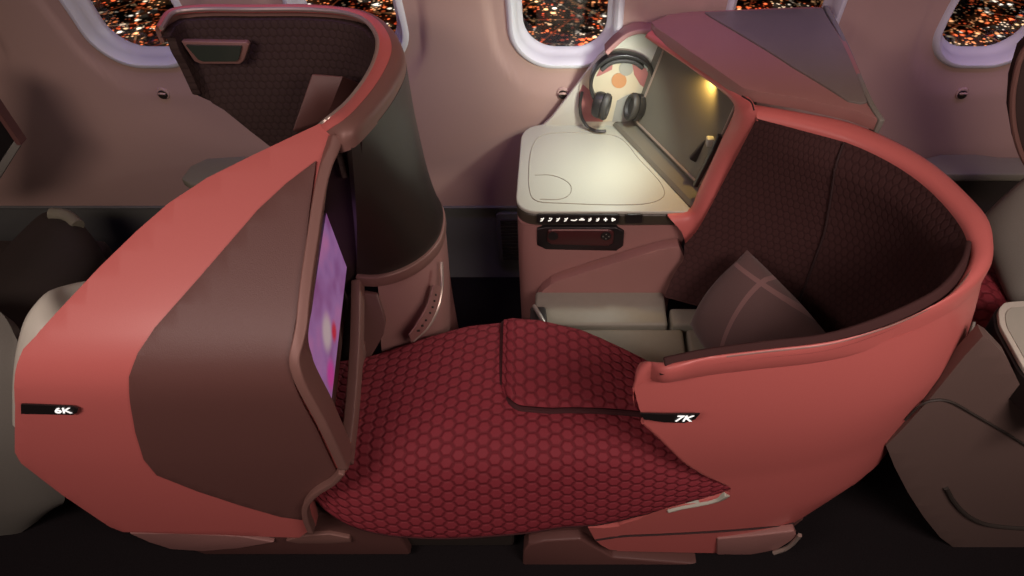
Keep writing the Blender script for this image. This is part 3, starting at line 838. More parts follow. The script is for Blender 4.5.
# quilted lining of the U: from the inner rim down to seat level, in two panels with a seam
RI = crom(ri, 100)
floor_curve = [(-0.02, 0.935), (0.20, 0.93), (0.45, 0.945), (0.62, 1.00), (0.70, 1.12), (0.72, 1.26), (0.68, 1.38), (0.60, 1.45), (0.45, 1.475), (0.30, 1.475)]
FL = crom([Vector((x, y, 0.44)) for x, y in floor_curve], 100)
# match far-side columns by x so that panels and seam stay upright
K = 78
b1 = P(664, 296, z=0.47); b1.y = 1.478
far_edge = [RI[-1], P(716, 172, y=1.535), P(684, 244, y=1.515), P(691, 256, y=1.505), b1]
far_edge = [RI[-1] + Vector((0, 0, -0.004)), P(727, 175, y=1.54), P(696, 232, y=1.525), P(683, 247, y=1.52)]
low_edge = [P(685, 256, y=1.512), P(674, 274, y=1.50), P(664, 297, y=1.478)]
def liner_grid(i0, i1, rows=24):
    out = []
    for r in range(rows + 1):
        f = r / rows; row = []
        for i in range(i0, i1 + 1):
            a = RI[i] - Vector((0, 0, 0.012)); s_ = RT * i / 99; q = rim_at(s_)
            zb = 0.45
            if a.y < 1.05: zb = max(zb, min(a.z - 0.03, 1.04 - 1.4 * a.x))
            z = a.z + (zb - a.z) * f
            t = rim_at(min(RT, s_ + 0.02)) - rim_at(max(0, s_ - 0.02)); nn = Vector((-t.y, t.x, 0)).normalized()
            p = a + (skin(s_, z) - q) + nn * 0.03 * min(1, f * 10); p.z = z
            row.append(p)
        out.append(row)
    return out
def grid_bm(rows):
    bm = bmesh.new(); uvl = bm.loops.layers.uv.new('UVMap')
    V = [[bm.verts.new(p) for p in r] for r in rows]
    au = [0.0]
    rm_ = rows[len(rows) // 2]
    for i in range(1, len(rows[0])): au.append(au[-1] + (rm_[i] - rm_[i - 1]).length)
    av = [0.0]
    for j in range(1, len(rows)): av.append(av[-1] + sum((rows[j][i] - rows[j - 1][i]).length for i in range(len(rows[0]))) / len(rows[0]))
    for j in range(len(rows) - 1):
        for i in range(len(rows[0]) - 1):
            f = bm.faces.new((V[j][i], V[j][i + 1], V[j + 1][i + 1], V[j + 1][i]))
            for l, (a, b) in zip(f.loops, ((i, j), (i + 1, j), (i + 1, j + 1), (i, j + 1))): l[uvl].uv = (au[a], av[b])
    return bm
SEAM = min(range(60, 98), key=lambda i: abs(RI[i].x - P(846, 139, z=1.04).x) + (0 if RI[i].y > 1.3 else 9))
link('quilted_liner', grid_bm(liner_grid(2, SEAM)), 'liner', suite7)
rows = liner_grid(SEAM, 99)
# the far panel ends on a slanting line beside the nook frame instead of an upright
for j, r in enumerate(rows):
    f = j / (len(rows) - 1); tgt = crom(far_edge + low_edge, len(rows))[j]; m = len(r)
    a = r[0]
    for i in range(m):
        w = i / (m - 1); q = a.lerp(tgt, w); q.y = a.y + (tgt.y - a.y) * w; r[i] = q
link('quilted_liner', grid_bm(rows), 'liner', suite7)
bm = tube_bm([r[0] + Vector((0, -0.004, 0)) for r in rows], 0.003, 30, 6); link('liner_seam', bm, 'seam', suite7)

# hood over the nook: flat top from the rim to the wall, slanting grey panel let into it
HZ = 1.055
def H(px, py, z=HZ): return P(px, py, z=z)
hood_out = [H(752, 103, 1.045), H(800, 110, 1.045), H(848, 120, 1.045), H(878, 130, 1.045), H(869, 112), H(856, 80), H(841, 45), H(824, 13), H(810, 12), H(760, 14), H(715, 16), H(690, 17), H(668, 20), H(651, 28), H(655, 34), H(690, 62), H(728, 88), H(742, 97)]
def hz(x, y): return HZ + 0.012 * math.sin(max(0, min(1, (y - 1.45) / 0.5)) * math.pi)
hood_poly = [(p.x, p.y) for p in hood_out]
bm = poly_bm(hood_poly, lambda x, y: Vector((x, y, hz(x, y))), 0.04)
hood = link('console_hood', bm, 'hood', suite7, solid=0.03, off=0.0, bevel=0.008)
gp = [H(704, 19), H(821, 15), H(837, 48), H(864, 111), H(858, 112), H(846, 110), H(790, 78), H(745, 48)]
bm = poly_bm([(p.x, p.y) for p in gp], lambda x, y: Vector((x, y, hz(x, y) + 0.017)), 0.05)
link('hood_panel', bm, 'grey_panel', hood, solid=0.006, bevel=0.002, label='flat grey panel')
bm = strip_bm([H(824, 13, 1.057), H(841, 46, 1.057), H(869, 112, 1.057), H(879, 128, 1.05)], 0.045, 0.014, lambda p, t: Vector((0, 0, 1)), 20)
link('hood_edge', bm, 'ash', hood, bevel=0.003, label='pale side edge')
# seam where the hood meets the rose rim
bm = tube_bm([H(742, 96, 1.066), H(751, 102, 1.066), H(754, 110, 1.062)], 0.002, 20, 6); link('hood_seam', bm, 'seam', hood)

# nook: worktop, back wall, inner side wall, frame
WZ = 0.70
wt = [(-0.132, 1.66), (-0.128, 1.60), (-0.10, 1.585), (0.0, 1.583), (0.25, 1.583), (0.345, 1.588), (0.15, 2.012), (-0.04, 2.012), (-0.105, 1.985), (-0.13, 1.90)]
wt = round_poly([(-0.134, 1.583), (0.350, 1.583), (0.150, 2.014), (-0.095, 2.014)], [0.06, 0.0, 0.0, 0.07], 8)
wt = round_poly([(-0.136, 1.583), (0.350, 1.583), (0.150, 2.014), (-0.134, 2.014)], [0.07, 0.0, 0.0, 0.09], 8)
bm = prism_bm(wt, WZ - 0.012, WZ)
console = link('worktop', bm, 'cream', suite7, bevel=0.004)
bm = prism_bm([(p[0], p[1] + (0.002 if p[1] < 1.7 else -0.01)) for p in wt], WZ - 0.055, WZ - 0.013)
link('worktop_lip', bm, 'lip', suite7, bevel=0.008, label='dark olive edge')
def wp(px, py): return P(px, py, z=WZ + 0.0008)
g1 = [wp(*p) for p in ((543, 135), (590, 133), (618, 137), (640, 160), (662, 185), (664, 196), (650, 203), (560, 203), (537, 201), (531, 195), (533, 145))]
g1 = [p for p in crom(g1, 70, True)]
bm = tube_bm(g1, 0.0012, seg=6, closed=True, raw=True); link('lid_groove', bm, 'cream_line', console)
g2 = [wp(535, 175), wp(550, 175), wp(563, 179), wp(571, 186), wp(569, 195), wp(560, 199), wp(540, 199)]
bm = tube_bm(g2, 0.0012, 50, 6); link('finger_groove', bm, 'cream_line', console)
# control strip and lit icons
def fy(px, py): return P(px, py, y=1.583)
c0, c1 = fy(537, 213.5), fy(619, 222)
bm = prism_bm(round_poly([(c0.x, c1.z), (c1.x, c1.z), (c1.x, c0.z), (c0.x, c0.z)], 0.008), 1.576, 1.588, lambda u, v, w: Vector((u, w, v)))
ctrl = link('control_strip', bm, 'black', suite7)
bm = bmesh.new(); nic = 10
def bar(bm, x0, z0, x1, z1, w=0.0012):
    d = Vector((x1 - x0, z1 - z0)); 
    if d.length < 1e-6: return
    d.normalize(); n = Vector((-d.y, d.x)) * w
    prism_bm([(x0 + n.x, z0 + n.y), (x0 - n.x, z0 - n.y), (x1 - n.x, z1 - n.y), (x1 + n.x, z1 + n.y)], 1.5745, 1.5762, lambda u, v, ww: Vector((u, ww, v)), bm)
zc = (c0.z + c1.z) / 2
for k in range(nic):
    x = c0.x + 0.014 + k * (c1.x - c0.x - 0.030) / (nic - 1); s = 0.0085
    kind = k % 10
    if kind in (0, 2, 3): bar(bm, x - s * .6, zc - s * .7, x, zc - s * .4); bar(bm, x, zc - s * .4, x + s * .5, zc + s * .7); bar(bm, x - s * .5, zc + s * .3, x + s * .2, zc + s * .2)
    elif kind == 1: bar(bm, x - s * .7, zc - s * .6, x + s * .1, zc - s * .4); bar(bm, x + s * .1, zc - s * .4, x + s * .6, zc + s * .6); bar(bm, x - s * .3, zc + s * .5, x + s * .1, zc + s * .5, .0018)
    elif kind == 4: bar(bm, x - s, zc - s * .2, x + s * .3, zc - s * .4); bar(bm, x + s * .3, zc - s * .4, x + s, zc + s * .1)
    elif kind == 5: bar(bm, x - s * .9, zc - s * .1, x + s * .9, zc - s * .1, .0016); bar(bm, x - s * .4, zc + s * .4, x + s * .5, zc + s * .4)
    elif kind in (6, 7): bar(bm, x - s * .5, zc - s * .6, x + s * .1, zc - s * .5); bar(bm, x + s * .1, zc - s * .5, x + s * .4, zc + s * .7); bar(bm, x - s * .4, zc + s * .2, x + s * .5, zc, .0012)
    elif kind == 8: bar(bm, x, zc - s * .7, x, zc + s * .7, .0016); bar(bm, x - s * .6, zc, x + s * .6, zc, .0016)
    else: bar(bm, x - s * .5, zc - s * .6, x + s * .6, zc); bar(bm, x - s * .5, zc + s * .6, x + s * .6, zc); bar(bm, x - s * .4, zc - s * .5, x - s * .4, zc + s * .5, .002)
link('control_icons', bm, 'icons', ctrl, split=0)
k0, k1 = fy(626, 213.5), fy(642, 222)
bm = prism_bm(round_poly([(k0.x, k1.z), (k1.x, k1.z), (k1.x, k0.z), (k0.x, k0.z)], 0.006), 1.577, 1.588, lambda u, v, w: Vector((u, w, v)))
link('socket', bm, 'black', suite7, bevel=0.001)

# console body: front and left faces with a rounded corner, notch for the seat armrest line
body_t = [(-0.125, 2.01), (-0.128, 1.75), (-0.128, 1.64), (-0.118, 1.60), (-0.085, 1.588), (0.05, 1.588), (0.20, 1.588), (0.335, 1.590)]
body_b = [(-0.125, 2.01), (-0.130, 1.75), (-0.132, 1.63), (-0.122, 1.585), (-0.085, 1.567), (0.05, 1.565), (0.20, 1.565), (0.31, 1.565)]
bm = loft_bm([[Vector((x, y, WZ - 0.05)) for x, y in body_t], [Vector((x, y, 0.40)) for x, y in body_b], [Vector((x, y, 0.02)) for x, y in body_b]], 60, 14)
link('console_body', bm, 'hood', suite7, solid=0.012)
# raised cheek below the slanting line on the console front
def cheeky(z): return 1.565 + 0.022 * (z - 0.40) / 0.25
ckp = [PS(a, b, lambda z: cheeky(z) - 0.03) for a, b in ((533, 330), (534, 310), (536, 300), (539, 292), (544, 285.5), (551, 280), (560, 276), (570, 273), (588, 267), (605, 261.5), (622, 256.5), (640, 251), (658, 246), (678, 242), (685, 256), (679, 267), (673, 277), (661, 297), (660, 330))]
bm = poly_bm([(p.x, p.z) for p in ckp], lambda x, z: Vector((x, cheeky(z) - 0.03, z)), 0.04)
link('side_cheek', bm, 'hood', suite7, solid=0.04, off=0.0, bevel=0.014)
# recessed handset pocket
po = [PS(a, b, lambda z: 1.585) for a, b in ((537, 226), (545, 224.5), (616, 224.5), (624, 229), (623, 243), (616, 248), (546, 246.5), (537, 242))]
bm = prism_bm([(p.x, p.z) for p in po], 1.571, 1.60, lambda u, v, w: Vector((u, w, v)))
pocket = link('handset_pocket', bm, 'black', suite7, bevel=0.003)
# frame pillar of the nook, hood cheek and inner walls
def pil(px, py, z): return P(px, py, z=z)
pin = [P(646, 36, z=1.035), P(690, 66, z=1.035), P(733, 100, z=1.03), P(736, 108, z=1.02), P(722, 142, y=1.60), P(700, 190, y=1.592), P(690, 211, y=1.585), P(679, 214, y=1.582), P(667, 215, y=1.580)]
pout = [P(655, 30, z=1.05), P(700, 60, z=1.05), P(744, 94, z=1.055), P(757, 112, z=1.045), P(735, 165, y=1.555), P(708, 218, y=1.545), P(697, 236, y=1.550), P(686, 246, y=1.555)]
pmid = [(a + b) / 2 + Vector((-0.004, -0.012, 0.006)) for a, b in zip(pin, pout)]
inset = [a + Vector((0.022, 0.03, -0.012)) for a in pin]
bm = loft_bm([inset, pin, pmid, pout], 70, 12)
frame = link('nook_frame', bm, 'shell', suite7, solid=0.008, split=60)
# far wall of the nook (towards the window) with its slanting left edge
bw = [P(a, b, y=2.005) for a, b in ((541, 127), (551, 118), (575, 87), (598, 57), (615, 42), (640, 32), (660, 40), (668, 60), (618, 128))]
bm = prism_bm([(p.x, p.z) for p in bw], 2.003, 2.018, lambda u, v, w: Vector((u, w, v)))
nookwall = link('nook_wall', bm, 'nook', suite7, bevel=0.004)
# rose hood edge along that slanting wall
ev = [P(a, b, y=1.995) for a, b in ((606, 50), (616, 40), (630, 30), (648, 28), (662, 34))]
bm = strip_bm(ev, 0.05, 0.014, lambda p, t: Vector((0, 1, 0)), 40); link('nook_edge', bm, 'hood', suite7, bevel=0.003)
# right inner wall, recessed: lower line on the worktop, upper line under the hood
wa, wb = Vector((0.150, 2.004, WZ)), Vector((0.348, 1.592, WZ))
ta, tb = Vector((0.235, 1.965, 1.035)), Vector((0.425, 1.605, 1.030))
d_ = Vector((0.05, 0.022, 0))
bm = loft_bm([[wa, wb], [wa.lerp(ta, 0.03) + d_ * 0.1, wb.lerp(tb, 0.03) + d_ * 0.1], [wa.lerp(ta, 0.06) + d_ * 0.9, wb.lerp(tb, 0.06) + d_ * 0.9], [ta + d_, tb + d_]], 12)
inner_wall = link('nook_side', bm, 'nook_grey', suite7, solid=0.008)
def iw(u, v, off=0.0): return (wa.lerp(wb, u)).lerp(ta.lerp(tb, u), v) + d_ * 0.9 + Vector((-0.9, -0.43, 0)).normalized() * off
fr = [iw(0.10, 0.10, 0.012), iw(0.10, 0.88, 0.012), iw(0.93, 0.88, 0.012), iw(0.93, 0.10, 0.012)]
bm = poly_bm(round_poly([(0.09, 0.09), (0.93, 0.09), (0.93, 0.95), (0.09, 0.95)], 0.05), lambda u, v: iw(u, v, 0.010), 0.1)
door = link('mirror_door', bm, 'nook_grey', inner_wall if False else suite7, solid=0.008, bevel=0.002)
rpth = [iw(u, v, 0.015) for u, v in round_poly([(0.11, 0.12), (0.90, 0.12), (0.90, 0.97), (0.11, 0.97)], 0.05)]
bm = tube_bm(rpth, 0.0035, seg=6, closed=True, raw=True); link('door_bead', bm, 'bead', door)
# warm lamp let into the top of the recess
lp = iw(0.66, 0.965, 0.02)
bm = tube_bm([iw(0.55, 0.985, 0.016), iw(0.78, 0.985, 0.016)], 0.005, 12, 8); link('reading_lamp', bm, 'lamp', suite7, label='warm glowing lamp strip')
# latch and black remote bracket by the frame
lt = iw(0.84, 0.50, 0.02)
bm = box_bm(lt.x - 0.010, lt.x + 0.010, lt.y - 0.010, lt.y + 0.010, lt.z - 0.012, lt.z + 0.012); link('door_latch', bm, 'cream', door, bevel=0.003)
# seat: cushion blocks and side belt buckle
def cush(name, x0, x1, y0, y1, z0, z1, m='seat'):
    return link(name, box_bm(x0, x1, y0, y1, z0, z1), m, suite7, bevel=0.010)
cush('seat_cushion', -0.085, 0.285, 1.395, 1.528, 0.30, 0.452)
cush('seat_cushion', 0.295, 0.50, 1.395, 1.460, 0.30, 0.452)
cush('seat_cushion', -0.085, 0.325, 0.98, 1.385, 0.30, 0.447)
cush('seat_cushion', 0.335, 0.52, 0.98, 1.385, 0.30, 0.447)
bm = box_bm(-0.06, 0.44, 1.0, 1.46, 0.03, 0.31); link('seat_base', bm, 'darkseat', suite7)
bk = P(541, 318, z=0.462)
bm = prism_bm(round_poly([(bk.x - 0.030, bk.y - 0.022), (bk.x + 0.018, bk.y - 0.022), (bk.x + 0.012, bk.y + 0.035), (bk.x - 0.030, bk.y + 0.035)], 0.008), 0.452, 0.472)
buckle = link('belt_buckle', bm, 'black', suite7, bevel=0.004)
bm = tube_bm([P(534, 306, z=0.485), P(539, 314, z=0.488), P(545, 324, z=0.484)], 0.006, 14, 10); link('buckle_lever', bm, 'chrome', buckle)

# ------------------------------------------------------------------ bedding
def far_line(x):        # far edge of the mattress pad, in plan
    pts = [(-0.80, 1.20), (-0.62, 1.225), (-0.516, 1.25), (-0.382, 1.305), (-0.26, 1.345), (-0.161, 1.361), (-0.06, 1.35), (0.05, 1.305), (0.19, 1.213), (0.30, 1.13), (0.45, 1.05)]
    for a, b in zip(pts, pts[1:]):
        if x <= b[0]: return a[1] + (b[1] - a[1]) * (x - a[0]) / (b[0] - a[0])
    return pts[-1][1]
near_px = [(300, 470), (309, 490), (325, 508), (346, 522), (372, 531), (410, 536), (450, 537), (500, 534), (530, 531), (560, 526), (600, 523), (640, 514), (680, 503), (710, 495), (727, 489)]
near_z = [0.44, 0.43, 0.37, 0.32, 0.29, 0.27, 0.262, 0.262, 0.264, 0.275, 0.29, 0.325, 0.37, 0.405, 0.43]
near = [P(a, b, z=c) for (a, b), c in zip(near_px, near_z)]
near = [Vector((-0.80, 0.93, 0.44)), Vector((-0.70, 0.925, 0.44))] + near + [Vector((0.45, 0.92, 0.44))]
nl = crom(near, 400)
def near_at(x):
    return min(nl, key=lambda p: abs(p.x - x))
def quilt_point(x, w):
    n = near_at(x); fy_ = far_line(x)
    top = 0.505 + 0.012 * math.sin(3.0 * x + 1) + 0.004 * math.sin(17 * x)
    crest_y = max(n.y + 0.05, 0.945)
    # cross-section: far drop, flat top, roll over near edge
    prof = [Vector((x, fy_ + 0.012, top - 0.055)), Vector((x, fy_, top - 0.015)), Vector((x, fy_ - 0.05, top)), Vector((x, (fy_ + crest_y) / 2, top + 0.006)), Vector((x, crest_y + 0.06, top)), Vector((x, crest_y + 0.0, top - 0.028)), Vector((x, (crest_y + n.y) / 2 - 0.008, (top + n.z) / 2)), Vector((x, n.y, n.z)), Vector((x, n.y + 0.012, n.z - 0.012))]
    return crom(prof, w)
rows = []
xs = [-0.80 + 1.25 * i / 120 for i in range(121)]
for x in xs: rows.append(quilt_point(x, 60))
bm = grid_bm(rows)
quilt = thing('duvet', (-0.15, 1.1, 0.47), 'crimson honeycomb quilted duvet spread over the flat bed of seat 7K', 'duvet')
link('cover', bm, 'duvet', quilt, solid=0.006, off=0.0, split=80)
# piping on its near hem
bm = tube_bm([r[-2] for r in rows][10:118], 0.006, seg=8, raw=True); link('hem', bm, 'duvet_edge', quilt)
# folded-back flap at the top end
fl_rows = []
for i in range(61):
    x = -0.152 + 0.45 * i / 60
    xx = min(x, 0.40)
    f = far_line(x) + 0.012
    nb = 1.072 - 0.016 * min(1, (x + 0.152) / 0.12) + 0.0
    corner = 0.05 * max(0, 1 - (x + 0.152) / 0.05) ** 2
    nb = nb + corner - 0.014 * max(0, (x - 0.0) / 0.2)
    row = []
    for j in range(31):
        w = j / 30; y = f + (nb - f) * w
        base = 0.505 + 0.012 * math.sin(3.0 * x + 1) + 0.004 * math.sin(17 * x)
        z = base + 0.026 + 0.006 * math.sin(w * math.pi)
        if w < 0.15: z -= 0.045 * (1 - w / 0.15) ** 2
        if i < 3: z -= 0.004 * (3 - i)
        if w > 0.95: z -= 0.006 * (w - 0.95) / 0.05
        skew = 0.010 * (1 - w) * -1
        row.append(Vector((x + skew, y, z)))
    fl_rows.append(row)
bm = grid_bm([[p for p in r] for r in fl_rows]); link('folded_flap', bm, 'duvet', quilt, solid=0.007, off=0.0, split=80)
hem = [r[-1] - Vector((0, 0.002, 0.006)) for r in fl_rows][::-1] + [p - Vector((0.003, 0, 0.006)) for p in fl_rows[0][::-1]]
bm = tube_bm([p - Vector((0, 0, 0.006)) for p in hem], 0.008, seg=8, raw=True); link('flap_piping', bm, 'duvet_edge', quilt)
# the bed frame under it (part of suite 7K)
bm = prism_bm([(-0.62, 0.98), (-0.05, 0.98), (-0.05, 1.22), (-0.33, 1.26), (-0.62, 1.20)], 0.20, 0.43); link('bed_frame', bm, 'darkseat', suite7, bevel=0.01)
bm = box_bm(-0.45, -0.14, 0.955, 1.2, 0.03, 0.205); link('bed_pedestal', bm, 'darkseat', suite7, bevel=0.01)

# pillow leaning against the lining of suite 7K
def pillow_bm(corners, thick, n=26):
    """corners: four world points; puffed cushion between them"""
    c = [Vector(p) for p in corners]
    nrm = ((c[1] - c[0]).cross(c[3] - c[0])).normalized()
    bm = bmesh.new(); uvl = bm.loops.layers.uv.new('UVMap'); sides = []
    for sgn in (1, -1):
        V = []
        for j in range(n + 1):
            row = []
            for i in range(n + 1):
                u, v = i / n, j / n
                pu = 4 * u * (1 - u); pv = 4 * v * (1 - v)
                pin_u = 0.5 + (u - 0.5) * (1 + 0.05 * pv); pin_v = 0.5 + (v - 0.5) * (1 + 0.05 * pu)
                p = c[0].lerp(c[1], pin_u).lerp(c[3].lerp(c[2], pin_u), pin_v)
                h = thick * (max(0, pu * pv)) ** 0.55 * (1 + 0.05 * math.sin(9 * u + 4 * v) * pv)
                row.append(bm.verts.new(p + nrm * sgn * h / 2))
            V.append(row)
        for j in range(n):
            for i in range(n):
                q = (V[j][i], V[j][i + 1], V[j + 1][i + 1], V[j + 1][i])
                f = bm.faces.new(q if sgn > 0 else q[::-1])
                for l in f.loops:
                    for jj, ii in ((j, i), (j, i + 1), (j + 1, i + 1), (j + 1, i)):
                        if l.vert is V[jj][ii]: l[uvl].uv = (ii / n * (c[1] - c[0]).length, jj / n * (c[3] - c[0]).length)
    bmesh.ops.remove_doubles(bm, verts=bm.verts, dist=1e-5)
    return bm
pc = [P(690, 324, z=0.50), P(745, 392, z=0.52), P(842, 352, z=0.64), P(747, 250, z=0.72)]
bm = pillow_bm(pc, 0.17)
pw = link('pillow', bm, 'pillow', split=70)
tag(pw, 'mauve pillow with thin crossing stripes leaning in seat 7K', 'pillow')

# ------------------------------------------------------------------ headphones on the nook wall
t = thing('headphones', P(617, 120, y=1.965), 'black over-ear headphones hanging on the cream nook wall', 'headphones')
hc = P(617, 100, y=1.965)
band = [P(a, b, y=1.968) for a, b in ((594, 97), (591, 87), (592, 76), (598, 65), (609, 57), (622, 54), (635, 56), (646, 62), (652, 72), (653, 84), (649, 96))]
bm = strip_bm(band, 0.030, 0.010, lambda p, t_: Vector((0, 1, 0)), 70); link('headband', bm, 'hp', t, bevel=0.003)
inb = [P(a, b, y=1.966) for a, b in ((601, 69), (610, 62), (622, 59.5), (634, 61), (643, 67))]
bm = strip_bm(inb, 0.026, 0.012, lambda p, t_: Vector((0, 1, 0)), 40); link('band_cushion', bm, 'hp_pad', t, bevel=0.004)
for (px, py, tilt, sx) in ((603, 106, 0.16, 1), (634, 107, -0.30, -1)):
    c = P(px, py, y=1.955)
    ax = Vector((sx, -0.38, tilt * -1)).normalized()
    rot = ax.to_track_quat('Z', 'Y').to_matrix().to_4x4()
    def ring(parts, name, m, parent):
        bm = bmesh.new(); rr = []
        for (r, h) in parts:
            rr.append([bm.verts.new(Matrix.Translation(c) @ rot @ Vector((r * 0.82 * math.cos(k * math.pi / 16), r * 1.18 * math.sin(k * math.pi / 16), h))) for k in range(32)])
        for a, b in zip(rr, rr[1:]):
            for k in range(32): bm.faces.new((a[k], a[(k + 1) % 32], b[(k + 1) % 32], b[k]))
        bm.faces.new(rr[0][::-1]); bm.faces.new(rr[-1]); return link(name, bm, m, parent, split=45)
    cup = ring([(0.022, -0.030), (0.032, -0.026), (0.036, -0.016), (0.036, -0.002)], 'ear_cup', 'hp', t)
    ring([(0.034, -0.001), (0.037, 0.003), (0.037, 0.012), (0.032, 0.018), (0.024, 0.018), (0.020, 0.010)], 'ear_pad', 'hp_pad', cup)
# cable loop and cable plug lying on the worktop
cb = [P(582, 92, y=1.985), P(580, 105, y=1.985), P(582, 118, y=1.98), P(588, 127, z=0.715), P(597, 131, z=0.712), P(606, 131, z=0.712)]
bm = tube_bm(cb, 0.005, 50, 8); link('cable', bm, 'hp', t)
# printed card behind the headphones (fixed to the nook wall)
card = [P(a, b, y=2.0) for a, b in ((580, 92), (590, 74), (606, 63), (630, 58), (650, 66), (652, 90), (640, 122), (584, 122))]
artp = thing('printed_panel', P(615, 122, y=2.0), 'round cream and rose patterned print on the nook wall behind the headphones', 'print')
def art(poly, m, name, d):
    q = [P(a, b, y=2.0) for a, b in poly]
    bm = prism_bm([(p.x, p.z) for p in q], 2.0 - d, 2.0005 - d + 0.0006, lambda u, v, w: Vector((u, w, v))); return link(name, bm, m, artp)
def circ(cx, cy, r, ry=None): return [(cx + r * math.cos(k * math.pi / 16), cy + (ry or r) * math.sin(k * math.pi / 16)) for k in range(32)]
art(circ(616, 92, 37, 33)[16:] + [(653, 92), (650, 118), (628, 121), (600, 121), (580, 118)], 'art_cream', 'backing', 0.002)
art([(579, 92), (583, 84), (592, 92), (598, 104), (603, 121), (582, 121), (578, 106)], 'art_rose', 'rose_patch', 0.0035)
art([(632, 62), (646, 68), (652, 82), (648, 90), (640, 84), (634, 74)], 'art_rose', 'rose_patch', 0.0035)
art([(600, 68), (613, 62), (612, 69), (600, 75), (596, 76)], 'art_rose', 'rose_patch', 0.0035)
art([(617, 100), (630, 93), (641, 94), (634, 121), (612, 121)], 'art_grey', 'grey_patch', 0.0035)
art(circ(619, 80, 7.5), 'art_orange', 'orange_dot', 0.0045)
art(circ(626, 68, 7), 'art_grey', 'grey_dot', 0.005)

# black handset in the pocket on the console front
t = thing('handset', P(580, 240, y=1.565), 'dark red handset lying in the black pocket below the worktop', 'handset')
hs = [PS(a, b, lambda z: 1.57) for a, b in ((548, 228.5), (611, 228.5), (614, 231), (613, 242), (608, 244.5), (551, 243), (547, 240))]
bm = prism_bm([(p.x, p.z) for p in hs], 1.562, 1.5705, lambda u, v, w: Vector((u, w, v))); hbody = link('body', bm, 'wine', t, bevel=0.004)
for px, nm in ((553, 'left_pad'), (606, 'right_pad')):
    c = PS(px, 236, lambda z: 1.561)
    bm = disc_bm(0.014, 0.004, Matrix.Translation(c) @ Matrix.Rotation(math.pi / 2, 4, 'X'), 28); link('round_pad', bm, 'black', t)
    bm = bmesh.new()
    for k in range(4):
        a = k * math.pi / 2; box_bm(c.x + 0.008 * math.cos(a) - 0.0015, c.x + 0.008 * math.cos(a) + 0.0015, 1.5578, 1.559, c.z + 0.008 * math.sin(a) - 0.0015, c.z + 0.008 * math.sin(a) + 0.0015, bm)
    if px > 600: link('button', bm, 'ash', t)
    else: bm.free()
bm = tube_bm([PS(552, 230, lambda z: 1.561), PS(608, 230, lambda z: 1.561)], 0.0015, 12, 6); link('top_edge', bm, 'hood', t)

# small black remote on a bracket in the nook
t = thing('remote_control', P(695, 185, y=1.66), 'slim black remote leaning by the right edge of the lit nook', 'remote control')
bm = strip_bm([P(720, 135, y=1.63), P(711, 155, y=1.63), P(695, 186, y=1.63)], 0.016, 0.012, lambda p, t_: Vector((0, 1, 0)), 20); link('body', bm, 'hp', t, bevel=0.003)
bm = strip_bm([P(711, 137, y=1.70), P(703, 147, y=1.70), P(692, 160, y=1.70)], 0.014, 0.022, lambda p, t_: Vector((0, 1, 0)), 14); link('holder', bm, 'hp', t, bevel=0.004)

# ------------------------------------------------------------------ the next suite on the right
suite8 = thing('passenger_suite', (1.25, 1.2, 0.0), 'dim brown suite at the right edge with an ivory topped black armrest', 'airline seat suite')
def y8(z): return 0.965 + 0.03 * (0.6 - z)
b8 = [PS(a, b, y8) for a, b in ((884, 440), (893, 462), (906, 487), (922, 512), (938, 532), (955, 545), (985, 550))]
b8t = [PS(a, b, y8) for a, b in ((1024, 394), (1004, 352), (987, 334), (980, 330), (962, 350), (925, 396), (900, 424))]
b8p = [(p.x, p.z) for p in b8] + [(1.55, b8[-1].z), (1.62, b8t[0].z)] + [(p.x, p.z) for p in b8t]
bm = poly_bm(b8p, lambda x, z: Vector((x, y8(z), z)), 0.05)
body8 = link('outer_shell', bm, mat('dim_brown_shell', (0.14, 0.095, 0.082), 0.5, noise=0.04, nscale=300, bump=0.1), suite8, solid=0.03, off=0.0, bevel=0.008)
bm = tube_bm([PS(a, b, lambda z: y8(z) - 0.018) for a, b in ((905, 420), (922, 404), (935, 400), (948, 401), (975, 415), (1024, 444), (1050, 460))], 0.003, 60, 6)
link('contour_seam', bm, 'darkseat', body8)
bm = tube_bm([PS(a, b, lambda z: y8(z) - 0.018) for a, b in ((946, 488), (954, 502), (968, 516), (985, 524), (1005, 527), (1040, 529))], 0.006, 50, 8)
link('pocket_edge', bm, 'darkseat', body8)
tz = 0.80
tr = [P(a, b, z=tz) for a, b in ((1004, 302), (1030, 300), (1100, 300), (1100, 430), (1050, 395), (1024, 368), (1000, 325), (998, 310))]
trp = round_poly([(p.x, p.y) for p in tr], 0.012, 3)
bm = prism_bm(trp, tz - 0.012, tz); tray = link('armrest_top', bm, 'white_shell', suite8, bevel=0.006, label='ivory armrest top')
cxm = sum(p[0] for p in trp) / len(trp); cym = sum(p[1] for p in trp) / len(trp)
bm = prism_bm([(cxm + (a - cxm) * 0.82, cym + (b - cym) * 0.82) for a, b in trp], tz, tz + 0.002); link('armrest_pad', bm, 'cream', tray)
bm = prism_bm([(a - 0.006 if a < 1.05 else a, b) for a, b in trp], tz - 0.085, tz - 0.013); link('armrest_side', bm, 'black', suite8, bevel=0.01, label='glossy black armrest side')
bm = tube_bm([P(974, 322, z=0.80), P(968, 345, z=0.77)], 0.004, 8, 6); link('latch', bm, 'ash', suite8)
